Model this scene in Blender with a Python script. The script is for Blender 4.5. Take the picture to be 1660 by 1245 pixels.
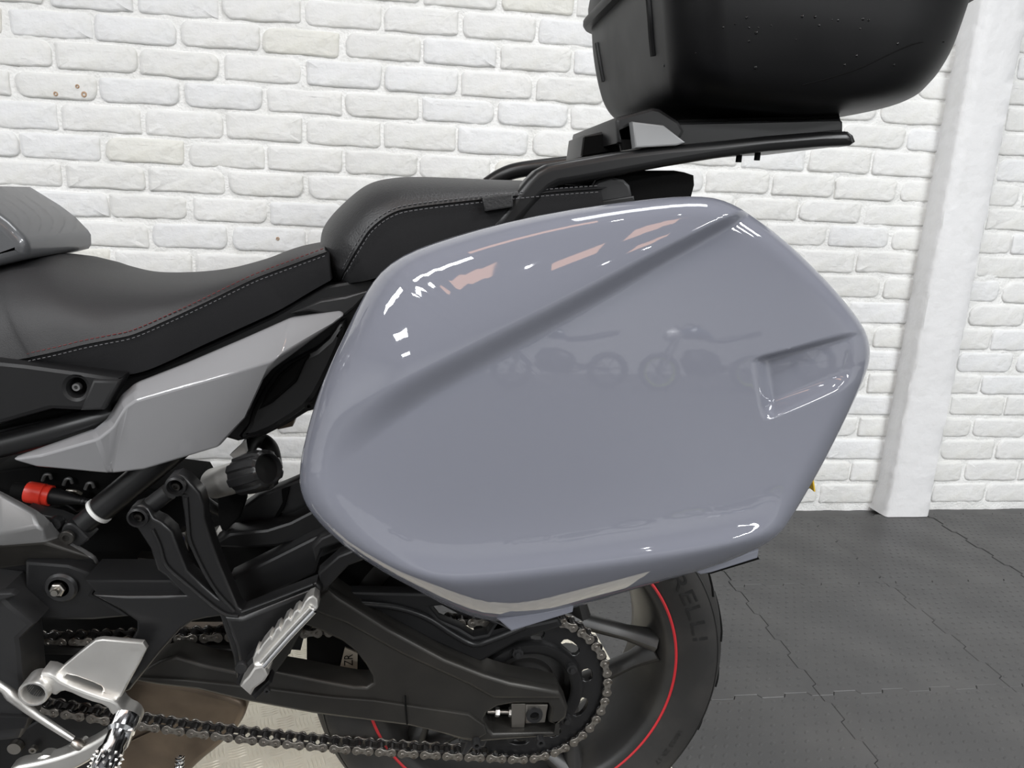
import bpy, bmesh, math, random
import numpy as np
from mathutils import Vector, Matrix
from mathutils.geometry import tessellate_polygon

for o in list(bpy.data.objects):
    bpy.data.objects.remove(o)
SC = bpy.context.scene
COL = SC.collection
rnd = random.Random(7)

# ------------------------------------------------------------------ camera
FOC = 1182.4
YAW, PITCH, ROLL = map(math.radians, (-7.668, 14.123, 2.681))
CAM_H = 0.985
_f0 = Vector((-math.sin(YAW), math.cos(YAW), 0)); _r0 = Vector((math.cos(YAW), math.sin(YAW), 0))
FWD = _f0 * math.cos(PITCH) - Vector((0, 0, 1)) * math.sin(PITCH)
_d0 = FWD.cross(_r0)
RIGHT = _r0 * math.cos(ROLL) - _d0 * math.sin(ROLL)
DOWN = _r0 * math.sin(ROLL) + _d0 * math.cos(ROLL)
CAM = Vector((0, 0, CAM_H))
cd = bpy.data.cameras.new('camera')
cam = bpy.data.objects.new('camera', cd); COL.objects.link(cam)
M = Matrix((RIGHT, -DOWN, -FWD)).transposed().to_4x4(); M.translation = CAM
cam.matrix_world = M
cd.sensor_fit = 'HORIZONTAL'; cd.sensor_width = 36.0
cd.lens = FOC / 1660 * 36.0; cd.clip_start = 0.02
SC.camera = cam

# ------------------------------------------------------------------ light
w = bpy.data.worlds.new('world'); SC.world = w; w.use_nodes = True
bg = w.node_tree.nodes['Background']
bg.inputs[0].default_value = (0.93, 0.96, 1.0, 1); bg.inputs[1].default_value = 0.35
CEIL = 3.1
def area(name, loc, sx, sy, power, col=(.965, .985, 1)):
    l = bpy.data.lights.new(name, 'AREA'); l.shape = 'RECTANGLE'
    l.size, l.size_y, l.energy, l.color = sx, sy, power, col
    o = bpy.data.objects.new(name, l); COL.objects.link(o); o.location = loc
    return o
# main ceiling panels
for lx, ly, pw in ((2.5, -.9, 66), (2.8, -2.9, 105), (-2.7, -.8, 62), (-2.8, -3.0, 84), (3.4, -5.4, 140), (-3.2, -5.6, 110), (.5, 1.0, 14)):
    area('ceiling_lamp', (lx, ly, CEIL - .06), 1.1, .6, pw)
# smaller fittings over the aisle: two white, three spots, warm panels
area('ceiling_lamp', (-1.08, -.82, CEIL - .06), .50, .26, 14)
area('ceiling_lamp', (-1.37, -1.45, CEIL - .06), .20, .16, 5)
for lx, ly in ((-.44, -1.89), (.64, -3.64), (1.27, -3.88), (.15, -.55), (.75, -1.2)):
    area('spot_lamp', (lx, ly, CEIL - .06), .07, .07, 1.4)
for lx, ly, sx in ((-.90, -1.57, .34), (.03, -2.30, .44), (.74, -2.19, .5), (-.4, -.05, .8), (1.05, -3.3, .4)):
    area('warm_lamp', (lx, ly, CEIL - .06), sx, .36, 11 * sx * .36, (1, .56, .36))
SC.view_settings.view_transform = 'Standard'; SC.view_settings.look = 'None'
SC.view_settings.gamma = 1; SC.view_settings.use_curve_mapping = False
SC.view_settings.exposure = 0.50

# ------------------------------------------------------------------ materials
def srgb(r, g, b):
    return tuple(((c / 255) / 12.92 if c <= 10 else (((c / 255) + .055) / 1.055) ** 2.4) for c in (r, g, b)) + (1,)
MATS = {}
def mat(name, col, rough=.5, metal=0., coat=0., spec=.5, bump=None, var=None, rvar=None, coat_r=.03):
    """bump=(scale,strength,dist)  var=(scale,col2,lo,hi)  rvar=(scale,lo,hi)"""
    m = bpy.data.materials.new(name); m.use_nodes = True
    nt = m.node_tree; b = nt.nodes['Principled BSDF']
    b.inputs['Base Color'].default_value = col; b.inputs['Roughness'].default_value = rough
    b.inputs['Metallic'].default_value = metal; b.inputs['Specular IOR Level'].default_value = spec
    b.inputs['Coat Weight'].default_value = coat; b.inputs['Coat IOR'].default_value = 1.65; b.inputs['Coat Roughness'].default_value = coat_r
    tc = nt.nodes.new('ShaderNodeTexCoord')
    def noise(scale, detail=4):
        n = nt.nodes.new('ShaderNodeTexNoise'); n.inputs['Scale'].default_value = scale; n.inputs['Detail'].default_value = detail
        nt.links.new(tc.outputs['Object'], n.inputs['Vector']); return n
    if bump:
        n = noise(bump[0]); bp = nt.nodes.new('ShaderNodeBump')
        bp.inputs['Strength'].default_value = bump[1]; bp.inputs['Distance'].default_value = bump[2]
        nt.links.new(n.outputs['Fac'], bp.inputs['Height']); nt.links.new(bp.outputs['Normal'], b.inputs['Normal'])
    if var:
        n = noise(var[0]); mr = nt.nodes.new('ShaderNodeMapRange')
        mr.inputs[1].default_value = var[2]; mr.inputs[2].default_value = var[3]
        mx = nt.nodes.new('ShaderNodeMix'); mx.data_type = 'RGBA'
        nt.links.new(n.outputs['Fac'], mr.inputs[0]); nt.links.new(mr.outputs[0], mx.inputs['Factor'])
        mx.inputs['A'].default_value = col; mx.inputs['B'].default_value = var[1]
        nt.links.new(mx.outputs['Result'], b.inputs['Base Color'])
    if rvar:
        n = noise(rvar[0]); mr = nt.nodes.new('ShaderNodeMapRange')
        mr.inputs[1].default_value = .3; mr.inputs[2].default_value = .7; mr.inputs[3].default_value = rvar[1]; mr.inputs[4].default_value = rvar[2]
        nt.links.new(n.outputs['Fac'], mr.inputs[0]); nt.links.new(mr.outputs[0], b.inputs['Roughness'])
    MATS[name] = m
    return m
mat('grey_paint', (.172, .179, .212, 1), .5, coat=1., spec=0.)
mat('grey_panel', (.235, .235, .242, 1), .5, coat=.9, spec=.1)
mat('black_plastic', (.0065, .0065, .007, 1), .45, spec=.36, bump=(900, .12, .0004))
mat('box_plastic', (.0032, .0032, .0037, 1), .38, spec=.22, bump=(1400, .1, .0003), rvar=(6, .36, .5))
mat('satin_black', (.0095, .0095, .010, 1), .34, spec=.42)
mat('dark_cast', (.033, .033, .034, 1), .42, metal=.55, bump=(1200, .1, .0003))
mat('graphite', (.034, .0325, .030, 1), .42, metal=.55, bump=(700, .08, .0003), var=(9, (.055, .051, .045, 1), .45, .8))
mat('frame_metal', (.20, .20, .20, 1), .45, metal=.7, bump=(900, .12, .0003))
mat('deep_black', (.003, .003, .003, 1), .8, spec=.12)
mat('arm_grey', (.28, .285, .29, 1), .45, metal=.2)
mat('leather', (.017, .017, .018, 1), .48, spec=.5, bump=(420, .5, .0010))
mat('seat_vinyl', (.021, .0205, .0215, 1), .55, spec=.4, bump=(800, .5, .0006))
mat('suede', (.0125, .0125, .0135, 1), .8, spec=.25, bump=(1500, .4, .0005))
mat('thread', (.11, .11, .115, 1), .8)
mat('tank_grey', (.085, .087, .092, 1), .35, metal=.3, coat=.5)
mat('red_thread', (.12, .02, .02, 1), .8)
mat('aluminium', (.76, .745, .715, 1), .38, metal=.95, bump=(260, .08, .0004), rvar=(30, .30, .46))
mat('chrome', (.75, .76, .78, 1), .12, metal=1.)
mat('steel', (.36, .34, .31, 1), .35, metal=1., bump=(300, .2, .0004))
mat('chain_steel', (.26, .245, .222, 1), .42, metal=.85, var=(160, (.10, .085, .07, 1), .42, .7))
mat('chain_dark', (.035, .033, .032, 1), .3, metal=.5)
mat('rubber', (.020, .0195, .019, 1), .62, spec=.35, bump=(240, .25, .0006), var=(14, (.034, .032, .030, 1), .45, .75))
mat('rubber_dark', (.011, .011, .011, 1), .5, spec=.4)
mat('rim_black', (.020, .0195, .019, 1), .42, spec=.5, var=(12, (.045, .042, .037, 1), .5, .8))
mat('red_stripe', (.50, .022, .030, 1), .4)
mat('red_plastic', (.68, .040, .022, 1), .35)
mat('white_ring', (.62, .62, .60, 1), .5)
mat('yellow', (.75, .48, .03, 1), .4)
mat('sticker', (.42, .37, .30, 1), .6)
mat('exhaust', (.080, .060, .045, 1), .40, metal=.55, bump=(40, .25, .002), var=(11, (.150, .115, .083, 1), .4, .72))
mat('tread_plate', (.86, .80, .67, 1), .42, metal=.1, bump=(80, .1, .0006), var=(25, (.78, .71, .58, 1), .5, .8))
mat('floor_rubber', (.066, .0655, .0655, 1), .45, spec=.45, bump=(160, .5, .0012), var=(5, (.088, .086, .084, 1), .4, .75), rvar=(7, .36, .54))
mat('dust', (.30, .29, .28, 1), .9)
mat('white_wall', (.80, .80, .79, 1), .7)
mat('ceiling_paint', (.30, .30, .30, 1), .8)
mat('mortar', (.86, .86, .845, 1), .6, bump=(140, .8, .004), var=(9, (.76, .76, .735, 1), .45, .8))
mat('pillar_paint', (.80, .80, .805, 1), .5, bump=(26, .6, .006), var=(18, (.74, .74, .735, 1), .55, .8))
BRICK_M = []
for i, c in enumerate(((.80, .80, .79), (.775, .775, .76), (.80, .805, .81), (.77, .765, .72), (.79, .79, .775))):
    BRICK_M.append(mat('brick_paint_%d' % i, c + (1,), .55, bump=(34, .8, .006), var=(14, (c[0] * .96, c[1] * .955, c[2] * .92, 1), .45, .75)))
mat('drop', (.004, .004, .0045, 1), .12, spec=.4)
mat('plug', (.48, .33, .22, 1), .8)
mat('hole', (.10, .06, .035, 1), .9)
mat('tan_board', (.55, .33, .18, 1), .7)

# ------------------------------------------------------------------ helpers
def ray(px, py):
    return RIGHT * ((px - 830) / FOC) + DOWN * ((py - 622.5) / FOC) + FWD
def at(px, py, Y):
    d = ray(px, py); return CAM + d * (Y / d.y)
def proj(p):
    v = Vector(p) - CAM; k = v.dot(FWD)
    return 830 + FOC * v.dot(RIGHT) / k, 622.5 + FOC * v.dot(DOWN) / k
ORG = {}
def link(name, verts, faces, m, parent=None, smooth=35, mats=None, fm=None, center=True):
    me = bpy.data.meshes.new(name)
    V = np.array([tuple(v) for v in verts], float)
    c = (V.min(0) + V.max(0)) / 2 if center else np.zeros(3)
    me.from_pydata((V - c).tolist(), [], faces)
    for mm in (mats or [m]):
        me.materials.append(MATS[mm] if isinstance(mm, str) else mm)
    if fm is not None:
        me.polygons.foreach_set('material_index', fm)
    if smooth:
        me.polygons.foreach_set('use_smooth', [True] * len(me.polygons))
        me.set_sharp_from_angle(angle=math.radians(smooth))
    me.validate()
    bm_ = bmesh.new(); bm_.from_mesh(me); bmesh.ops.recalc_face_normals(bm_, faces=bm_.faces); bm_.to_mesh(me); bm_.free(); me.update()
    o = bpy.data.objects.new(name, me); COL.objects.link(o)
    c = Vector(c); ORG[o.name] = c
    if parent is not None:
        o.parent = parent; o.location = c - ORG[parent.name]
    else:
        o.location = c
    return o
def empty(name, loc):
    o = bpy.data.objects.new(name, None); COL.objects.link(o); o.location = loc; ORG[o.name] = Vector(loc); o.empty_display_size = .05
    return o
def tag(o, label, cat, group=None, kind=None):
    if label: o['label'] = label
    if cat: o['category'] = cat
    if group: o['group'] = group
    if kind: o['kind'] = kind
    return o
def chaikin(p, n, closed=True):
    for _ in range(n):
        q = []
        L = len(p)
        for i in range(L if closed else L - 1):
            a, b = p[i], p[(i + 1) % L]
            q.append(tuple(.75 * x + .25 * y for x, y in zip(a, b))); q.append(tuple(.25 * x + .75 * y for x, y in zip(a, b)))
        p = ([p[0]] + q + [p[-1]]) if not closed else q
    return p
def catmull(P, sub):
    P = [np.array(p, float) for p in P]
    if len(P) < 3 or sub <= 1: return P
    Q = [2 * P[0] - P[1]] + P + [2 * P[-1] - P[-2]]
    out = []
    for i in range(1, len(Q) - 2):
        for k in range(sub):
            t = k / sub; a, b, c, d = Q[i - 1:i + 3]
            out.append(.5 * (2 * b + (c - a) * t + (2 * a - 5 * b + 4 * c - d) * t * t + (3 * b - a - 3 * c + d) * t ** 3))
    out.append(P[-1]); return out
def area2(p):
    return sum(p[i][0] * p[(i + 1) % len(p)][1] - p[(i + 1) % len(p)][0] * p[i][1] for i in range(len(p))) / 2
def inset(p, d):
    n = len(p); out = []
    for i in range(n):
        a, b, c = p[i - 1], p[i], p[(i + 1) % n]
        e1 = (b[0] - a[0], b[1] - a[1]); e2 = (c[0] - b[0], c[1] - b[1])
        l1 = math.hypot(*e1) or 1e-9; l2 = math.hypot(*e2) or 1e-9
        n1 = (-e1[1] / l1, e1[0] / l1); n2 = (-e2[1] / l2, e2[0] / l2)
        mx, my = n1[0] + n2[0], n1[1] + n2[1]; mm = mx * mx + my * my
        k = 2 / mm if mm > .8 else 2.2
        out.append((b[0] + mx * d * k / 1, b[1] + my * d * k / 1) if False else (b[0] + mx * d * k, b[1] + my * d * k))
    return out
def prism(outline, holes, Y0, Y1, b=.003, seg=2, shear=None):
    """outline/holes: (x,z) lists. returns verts, faces of a bevelled plate between depths Y0 and Y1"""
    loops = [outline if area2(outline) > 0 else outline[::-1]] + [h if area2(h) < 0 else h[::-1] for h in holes]
    verts, faces = [], []
    lev = [(b * (1 - math.sin(k / seg * math.pi / 2)), b * (1 - math.cos(k / seg * math.pi / 2))) for k in range(seg + 1)] if b > 0 else [(0, 0)]
    lev.append((0, Y1 - Y0))
    rings = []
    for lp in loops:
        rr = []
        for ins, dy in lev:
            q = inset(lp, ins) if ins else lp
            base = len(verts)
            for x, z in q:
                verts.append((x, Y0 + dy + (shear(x, z) if shear else 0), z))
            rr.append(list(range(base, base + len(q))))
        rings.append(rr)
        n = len(lp)
        for k in range(len(rr) - 1):
            for i in range(n):
                j = (i + 1) % n
                faces.append((rr[k][i], rr[k][j], rr[k + 1][j], rr[k + 1][i]))
    for lv, flip in ((0, False), (-1, True)):
        polys = [[Vector((verts[i][0], verts[i][2], 0)) for i in rr[lv]] for rr in rings]
        flat = [i for rr in rings for i in rr[lv]]
        for t in tessellate_polygon(polys):
            a, c, d = (flat[t[0]], flat[t[1]], flat[t[2]])
            A, B, C = verts[a], verts[c], verts[d]
            cr = (B[0] - A[0]) * (C[2] - A[2]) - (B[2] - A[2]) * (C[0] - A[0])
            if abs(cr) < 1e-14: continue
            tri = (a, c, d) if (cr > 0) != flip else (a, d, c)
            faces.append(tri)
    return verts, faces
def solid(name, pts, Y, t, m, parent=None, b=.003, holes=(), sm=0, seg=2, smooth=40, shear=None):
    """a plate whose front outline stands at depth Y (pixels turned into points of that plane)"""
    f = lambda P: [(v.x, v.z) for v in (at(x, y, Y) for x, y in (chaikin(P, sm) if sm else P))]
    v, fc = prism(f(pts), [f(h) for h in holes], Y, Y + t, b, seg, shear)
    return link(name, v, fc, m, parent, smooth)
def tube(name, pts, r, m, parent=None, n=14, sub=6, flat=1., closed=False, smooth=40, up=(0, 1, 0)):
    P = catmull(pts, sub)
    if isinstance(r, (list, tuple)):
        R = np.interp(np.linspace(0, len(pts) - 1, len(P)), range(len(pts)), r)
    else: R = [r] * len(P)
    verts, faces = [], []
    U = Vector(up)
    for i, p in enumerate(P):
        a = P[max(0, i - 1)]; b = P[min(len(P) - 1, i + 1)]
        T = Vector(b - a).normalized()
        U = (U - T * U.dot(T)).normalized(); W = T.cross(U)
        for k in range(n):
            an = 2 * math.pi * k / n
            verts.append(Vector(p) + U * math.cos(an) * R[i] * flat + W * math.sin(an) * R[i])
    L = len(P)
    for i in range(L - 1):
        for k in range(n):
            faces.append((i * n + k, i * n + (k + 1) % n, (i + 1) * n + (k + 1) % n, (i + 1) * n + k))
    faces.append(tuple(range(n))[::-1]); faces.append(tuple(range((L - 1) * n, L * n)))
    return link(name, verts, faces, m, parent, smooth)
def lathe_geo(prof, o, ax, n=32, closed=False, phase=0):
    ax = Vector(ax).normalized(); o = Vector(o)
    u = ax.cross(Vector((0, 0, 1)) if abs(ax.z) < .9 else Vector((1, 0, 0))).normalized(); v = ax.cross(u)
    verts, faces = [], []
    for r, h in prof:
        for k in range(n):
            a = 2 * math.pi * k / n + phase
            verts.append(o + ax * h + u * math.cos(a) * r + v * math.sin(a) * r)
    L = len(prof)
    for i in range(L if closed else L - 1):
        for k in range(n):
            j = (i + 1) % L
            faces.append((i * n + k, j * n + k, j * n + (k + 1) % n, i * n + (k + 1) % n))
    return verts, faces
def lathe(name, prof, o, ax, m, parent=None, n=32, closed=False, smooth=35):
    v, f = lathe_geo(prof, o, ax, n, closed)
    return link(name, v, f, m, parent, smooth)
def bolt(px, py, Y, r, parent, m='steel', h=.006, socket=True, hexa=False, name='bolt'):
    p = at(px, py, Y)
    if hexa:
        v, f = lathe_geo([(r * 1.35, h * .25), (r * 1.35, 0), (0, 0)], p, (0, 1, 0), 24)
        v2, f2 = lathe_geo([(0, -h), (r * .85, -h), (r, -h * .8), (r, 0)], p, (0, 1, 0), 6)
        f += [tuple(i + len(v) for i in q) for q in f2]; v += v2
        v3, f3 = lathe_geo([(0, -h * 1.9), (r * .45, -h * 1.9), (r * .5, -h * 1.7), (r * .5, -h)], p, (0, 1, 0), 16)
        f += [tuple(i + len(v) for i in q) for q in f3]; v += v3
        return link(name, v, f, m, parent)
    prof = [(0, -h * .35), (r * .42, -h * .35), (r * .46, -h), (r * .9, -h), (r, -h * .8), (r, 0)] if socket else [(0, -h), (r * .8, -h), (r, -h * .7), (r, 0)]
    return lathe(name, prof, p, (0, 1, 0), m, parent, 18)
def box(name, lo, hi, m, parent=None, b=.002):
    v, f = prism([(lo[0], lo[2]), (hi[0], lo[2]), (hi[0], hi[2]), (lo[0], hi[2])], [], lo[1], hi[1], b, 1)
    return link(name, v, f, m, parent)

# ================================================================== SETTING
WY = 2.2
def structure(o, kind='structure'):
    o['kind'] = kind; return o
def quad(name, a, b, c, d, m):
    return structure(link(name, [a, b, c, d], [(0, 1, 2, 3)], m, None, 0))
# the hall around
ceil = quad('ceiling', (-6, -9.0, CEIL), (-6, WY + .2, CEIL), (7, WY + .2, CEIL), (7, -9.0, CEIL), 'ceiling_paint')
quad('wall_front', (-6, -9.0, -.012), (-6, -9.0, CEIL), (7, -9.0, CEIL), (7, -9.0, -.012), 'white_wall')
quad('wall_left', (-6, -9.0, -.012), (-6, WY, -.012), (-6, WY, CEIL), (-6, -9.0, CEIL), 'white_wall')
quad('wall_right', (7, -9.0, -.012), (7, -9.0, CEIL), (7, WY, CEIL), (7, WY, -.012), 'white_wall')

# ---- brick wall
def vnoise(nx, nz, cell, seed):
    g = np.random.RandomState(seed).rand(int(nz / cell) + 3, int(nx / cell) + 3)
    xs, zs = np.arange(nx) / cell, np.arange(nz) / cell
    xi, zi = xs.astype(int), zs.astype(int); xf, zf = xs - xi, zs - zi
    xf, zf = xf * xf * (3 - 2 * xf), zf * zf * (3 - 2 * zf)
    A = g[np.ix_(zi, xi)]; B = g[np.ix_(zi, xi + 1)]; C = g[np.ix_(zi + 1, xi)]; D = g[np.ix_(zi + 1, xi + 1)]
    return (A * (1 - xf) + B * xf) * (1 - zf)[:, None] + (C * (1 - xf) + D * xf) * zf[:, None] - .5
NX, NZZ = 760, 262
gx, gz = np.linspace(-2.25, 3.45, NX), np.linspace(-.012, 1.95, NZZ)
hh = vnoise(NX, NZZ, 14, 1) * .0030 + vnoise(NX, NZZ, 5, 2) * .0046 + vnoise(NX, NZZ, 2, 3) * .0030
gv = [(gx[i], WY - .0006 - hh[j, i], gz[j]) for j in range(NZZ) for i in range(NX)]
gf = [(j * NX + i, j * NX + i + 1, (j + 1) * NX + i + 1, (j + 1) * NX + i) for j in range(NZZ - 1) for i in range(NX - 1)]
b0 = len(gv)
def addq(x0, z0, x1, z1, y=WY):
    k = len(gv); gv.extend([(x0, y, z0), (x1, y, z0), (x1, y, z1), (x0, y, z1)]); gf.append((k, k + 1, k + 2, k + 3))
addq(-6, -.012, -2.25, CEIL); addq(3.45, -.012, 7, CEIL); addq(-2.25, 1.95, 3.45, CEIL)
wall = structure(link('wall_back', gv, gf, 'mortar', None, 180))
zb = [.012, .093, .174, .255, .332, .410, .487, .565, .645, .725, .805, .883, .958, 1.032, 1.107, 1.187, 1.260, 1.337, 1.412, 1.487, 1.562, 1.637, 1.712, 1.787, 1.862, 1.937]
BP = .2125
def brick_mesh(L, H, seed, m):
    r = random.Random(seed)
    hx, hz = L / 2, H / 2
    cr = [min(.44 * H, r.choice((.006, .009, .012, .018, .024)) * r.uniform(.8, 1.2)) for _ in range(4)]
    cs = [(hx, hz, 1, 1), (-hx, hz, -1, 1), (-hx, -hz, -1, -1), (hx, -hz, 1, -1)]
    pts = []
    for ci in range(4):
        x0, z0, sx, sz = cs[ci]; c = cr[ci]
        arc = [(x0 - sx * c + math.cos(math.radians(ci * 90 + a)) * c, z0 - sz * c + math.sin(math.radians(ci * 90 + a)) * c) for a in (0, 22, 45, 68, 90)]
        x1, z1, tx, tz = cs[(ci + 1) % 4]; d = cr[(ci + 1) % 4]
        nxt = (x1 - tx * d + math.cos(math.radians(ci * 90 + 90)) * d, z1 - tz * d + math.sin(math.radians(ci * 90 + 90)) * d)
        pts += arc
        m_ = 9 if ci % 2 == 0 else 3
        for k in range(1, m_):
            pts.append((arc[-1][0] + (nxt[0] - arc[-1][0]) * k / m_, arc[-1][1] + (nxt[1] - arc[-1][1]) * k / m_))
    n = len(pts)
    off = [sum(r.uniform(-1, 1) for _ in range(3)) * .0009 for _ in range(n)]
    off = [(off[i - 1] + 2 * off[i] + off[(i + 1) % n]) / 3 for i in range(n)]
    P = [(x * (1 + off[i] / hx), z * (1 + off[i] * 1.2 / hz)) for i, (x, z) in enumerate(pts)]
    v, f = [], []
    lev = [(.985, .010), (1.0, 0.0015), (.985, -.0030), (.94, -.0052), (.80, -.0062), (.45, -.0066)]
    n = len(P)
    for li, (s, y) in enumerate(lev):
        for x, z in P:
            d = (1 - s) * min(hx, hz) * 1.0
            k = math.hypot(x, z)
            xx = x * (1 - d / hx) if li < 4 else x * (1 - (1 - s) * .55)
            zz = z * (1 - d / hz) if li < 4 else z * s
            v.append((xx, y + (r.uniform(-.0009, .0009) if li > 2 else 0), zz))
    for li in range(len(lev) - 1):
        for i in range(n):
            j = (i + 1) % n
            f.append((li * n + i, li * n + j, (li + 1) * n + j, (li + 1) * n + i))
    f.append(tuple(range((len(lev) - 1) * n, len(lev) * n)))
    me = bpy.data.meshes.new('brick'); me.from_pydata(v, [], [q[::-1] for q in f]); me.materials.append(m)
    me.polygons.foreach_set('use_smooth', [True] * len(me.polygons)); me.validate()
    return me
MESH = {}
def bmesh_for(L, H, var):
    key = (round(L, 3), round(H, 3), var)
    if key not in MESH:
        wts = (0, 0, 0, 1, 2, 2, 4, 4, 1, 3, 0, 2)
        MESH[key] = brick_mesh(L - .011, H - .011, hash(key) & 0xffff, BRICK_M[wts[var % 12]])
    return MESH[key]
PIL = (1.590, 1.748)
sv, sf = [], []
nb = 0
for k in range(len(zb) - 1):
    z0, z1 = zb[k], zb[k + 1]
    off = -.957 if (k % 2 == 0) else -.851
    for j in range(-10, 24):
        a = off + BP * j + rnd.uniform(-.004, .004); b_ = a + BP
        if b_ < -2.2 or a > 3.4: continue
        if a < PIL[0] < b_: b_ = PIL[0] + .03
        if a < PIL[1] < b_: a = PIL[1] - .03
        if a >= PIL[0] and b_ <= PIL[1]: continue
        if b_ - a < .05: continue
        H = round(z1 - z0, 3)
        L = round((b_ - a) * 100) / 100 if abs(b_ - a - BP) > .012 else BP
        me = bmesh_for(L, H, rnd.randrange(12))
        c = Vector(((a + b_) / 2, WY + rnd.uniform(-.0015, .0015), (z0 + z1) / 2 + rnd.uniform(-.002, .002)))
        ang = rnd.gauss(0, .007)
        x, y = proj(c)
        if -70 < x < 1730 and -30 < y < 850 and not (640 < x < 1250 and 450 < y < 850):
            o = bpy.data.objects.new('brick', me); COL.objects.link(o); o.parent = wall
            o.location = c - ORG[wall.name]; o.rotation_euler = (rnd.gauss(0, .012), ang, rnd.gauss(0, .006)); nb += 1
        else:
            base = len(sv); R = Matrix.Rotation(ang, 3, 'Y')
            sv += [R @ v.co + c for v in me.vertices]; sf += [tuple(i + base for i in p.vertices) for p in me.polygons]
o = link('brick_field', sv, sf, BRICK_M[0], wall); o['kind'] = 'stuff'
print('bricks', nb)
for hx, hy, hr in ((90, 152, .0045), (125, 140, .0040), (136, 153, .0055), (450, 387, .0035)):
    p = at(hx, hy, WY - .0085)
    hv_, hf_ = lathe_geo([(0, .006), (hr * .5, .006), (hr * .6, -.0005), (hr * 1.1, -.0010), (hr * 1.5, .002)], p, (0, 1, 0), 14)
    link('plug_hole', hv_, hf_, None, wall, 35, ['hole', 'plug'], [0] * 28 + [1] * 28)
# ---- pillar
pv, pf = [], []
rr = random.Random(3)
NZ = 130
for i in range(NZ + 1):
    z = (CEIL) * i / NZ
    fl = .010 * max(0, 1 - z / .08)
    jg = lambda s=.0030: rr.uniform(-s, s)
    x0, x1, y0 = PIL[0] - fl * .6, PIL[1] + fl * .3, 2.118 - fl * .4
    ring = [(x0 - fl * .8, WY + .03), (x0 + jg(), y0 + .012 + .02), (x0 + .002 + jg(), y0 + .008), (x0 + .010 + jg(), y0 + jg(.001)), (x0 + .05, y0 + jg(.0012)), (x1 - .05, y0 + jg(.0012)), (x1 - .010 + jg(), y0 + jg(.001)), (x1 - .002 + jg(), y0 + .008), (x1 + jg(), y0 + .032), (x1 + fl, WY + .03)]
    pv += [(x, y, z) for x, y in ring]
K = 10
for i in range(NZ):
    for k in range(K - 1):
        pf.append((i * K + k, i * K + k + 1, (i + 1) * K + k + 1, (i + 1) * K + k))
structure(link('wall_pillar', pv, pf, 'pillar_paint', None, 50))

# ---- floor of interlocking rubber tiles
T = .445; G = .0005
def tile_mesh():
    n = 4; A = .011; P = T / n
    def edge(a, b, sgn):
        out = []
        for i in range(n):
            s = i / n
            for t, o_ in ((s, 0), (s + .28 / n, 0), (s + .34 / n, 1), (s + .78 / n, 1), (s + .84 / n, 0)):
                out.append((t, o_))
        return out
    E_ = edge(0, 1, 1); h = T
    L = [(t * h, -0 + o_ * A) for t, o_ in E_]                    # bottom
    Rr = [(h + o_ * A, t * h) for t, o_ in E_]                    # right
    Tt = [(t * h, h + o_ * A) for t, o_ in E_][::-1]
    Lf = [(0 + o_ * A, t * h) for t, o_ in E_][::-1]
    pts = L + [(h, 0)] + Rr[1:] + [(h, h)] + Tt + Lf[:-1]
    q = []
    for p in pts:
        if not q or math.hypot(p[0] - q[-1][0], p[1] - q[-1][1]) > 1e-4: q.append(p)
    v, f = prism(inset(q if area2(q) > 0 else q[::-1], G), [], 0, .012, .0011, 1)
    v = [(x, z, -y) for x, y, z in v]; f = [p for p in f]
    N = 19; r0 = random.Random(5)
    for i in range(N):
        for j in range(N):
            cx, cy = (i + .5 + (.25 if j % 2 else -.25)) * T / N, (j + .5) * T / N
            if not (.012 < cx < T - .006 and .02 < cy < T - .006): continue
            base = len(v); a0 = math.radians(40)
            for s, zz in ((1, 0.0), (.72, .0010)):
                for k in range(8):
                    a = k * math.pi / 4
                    ex, ey = math.cos(a) * .0072 * s, math.sin(a) * .0042 * s
                    v.append((cx + ex * math.cos(a0) - ey * math.sin(a0), cy + ex * math.sin(a0) + ey * math.cos(a0), zz))
            for k in range(8):
                f.append((base + k, base + (k + 1) % 8, base + 8 + (k + 1) % 8, base + 8 + k))
            f.append(tuple(base + 8 + k for k in range(8)))
    me = bpy.data.meshes.new('floor_tile'); me.from_pydata(v, [], f); me.materials.append(MATS['floor_rubber'])
    me.polygons.foreach_set('use_smooth', [True] * len(me.polygons)); me.set_sharp_from_angle(angle=math.radians(40)); me.validate()
    return me
floor = quad('floor', (-6, -9.0, -.013), (7, -9.0, -.013), (7, WY + .1, -.013), (-6, WY + .1, -.013), 'floor_rubber')
tm = tile_mesh()
for i in range(-7, 6):
    for j in range(-4, 3):
        x, y = .855 + T * i, 1.24 + T * j
        if y + T > WY + .25: continue
        o = bpy.data.objects.new('floor_tile', tm); COL.objects.link(o); o.parent = floor
        o.location = Vector((x, y, rnd.uniform(-.0006, .0004))) - ORG[floor.name]
        o.rotation_euler = (rnd.gauss(0, .0012), rnd.gauss(0, .0012), 0)

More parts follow.
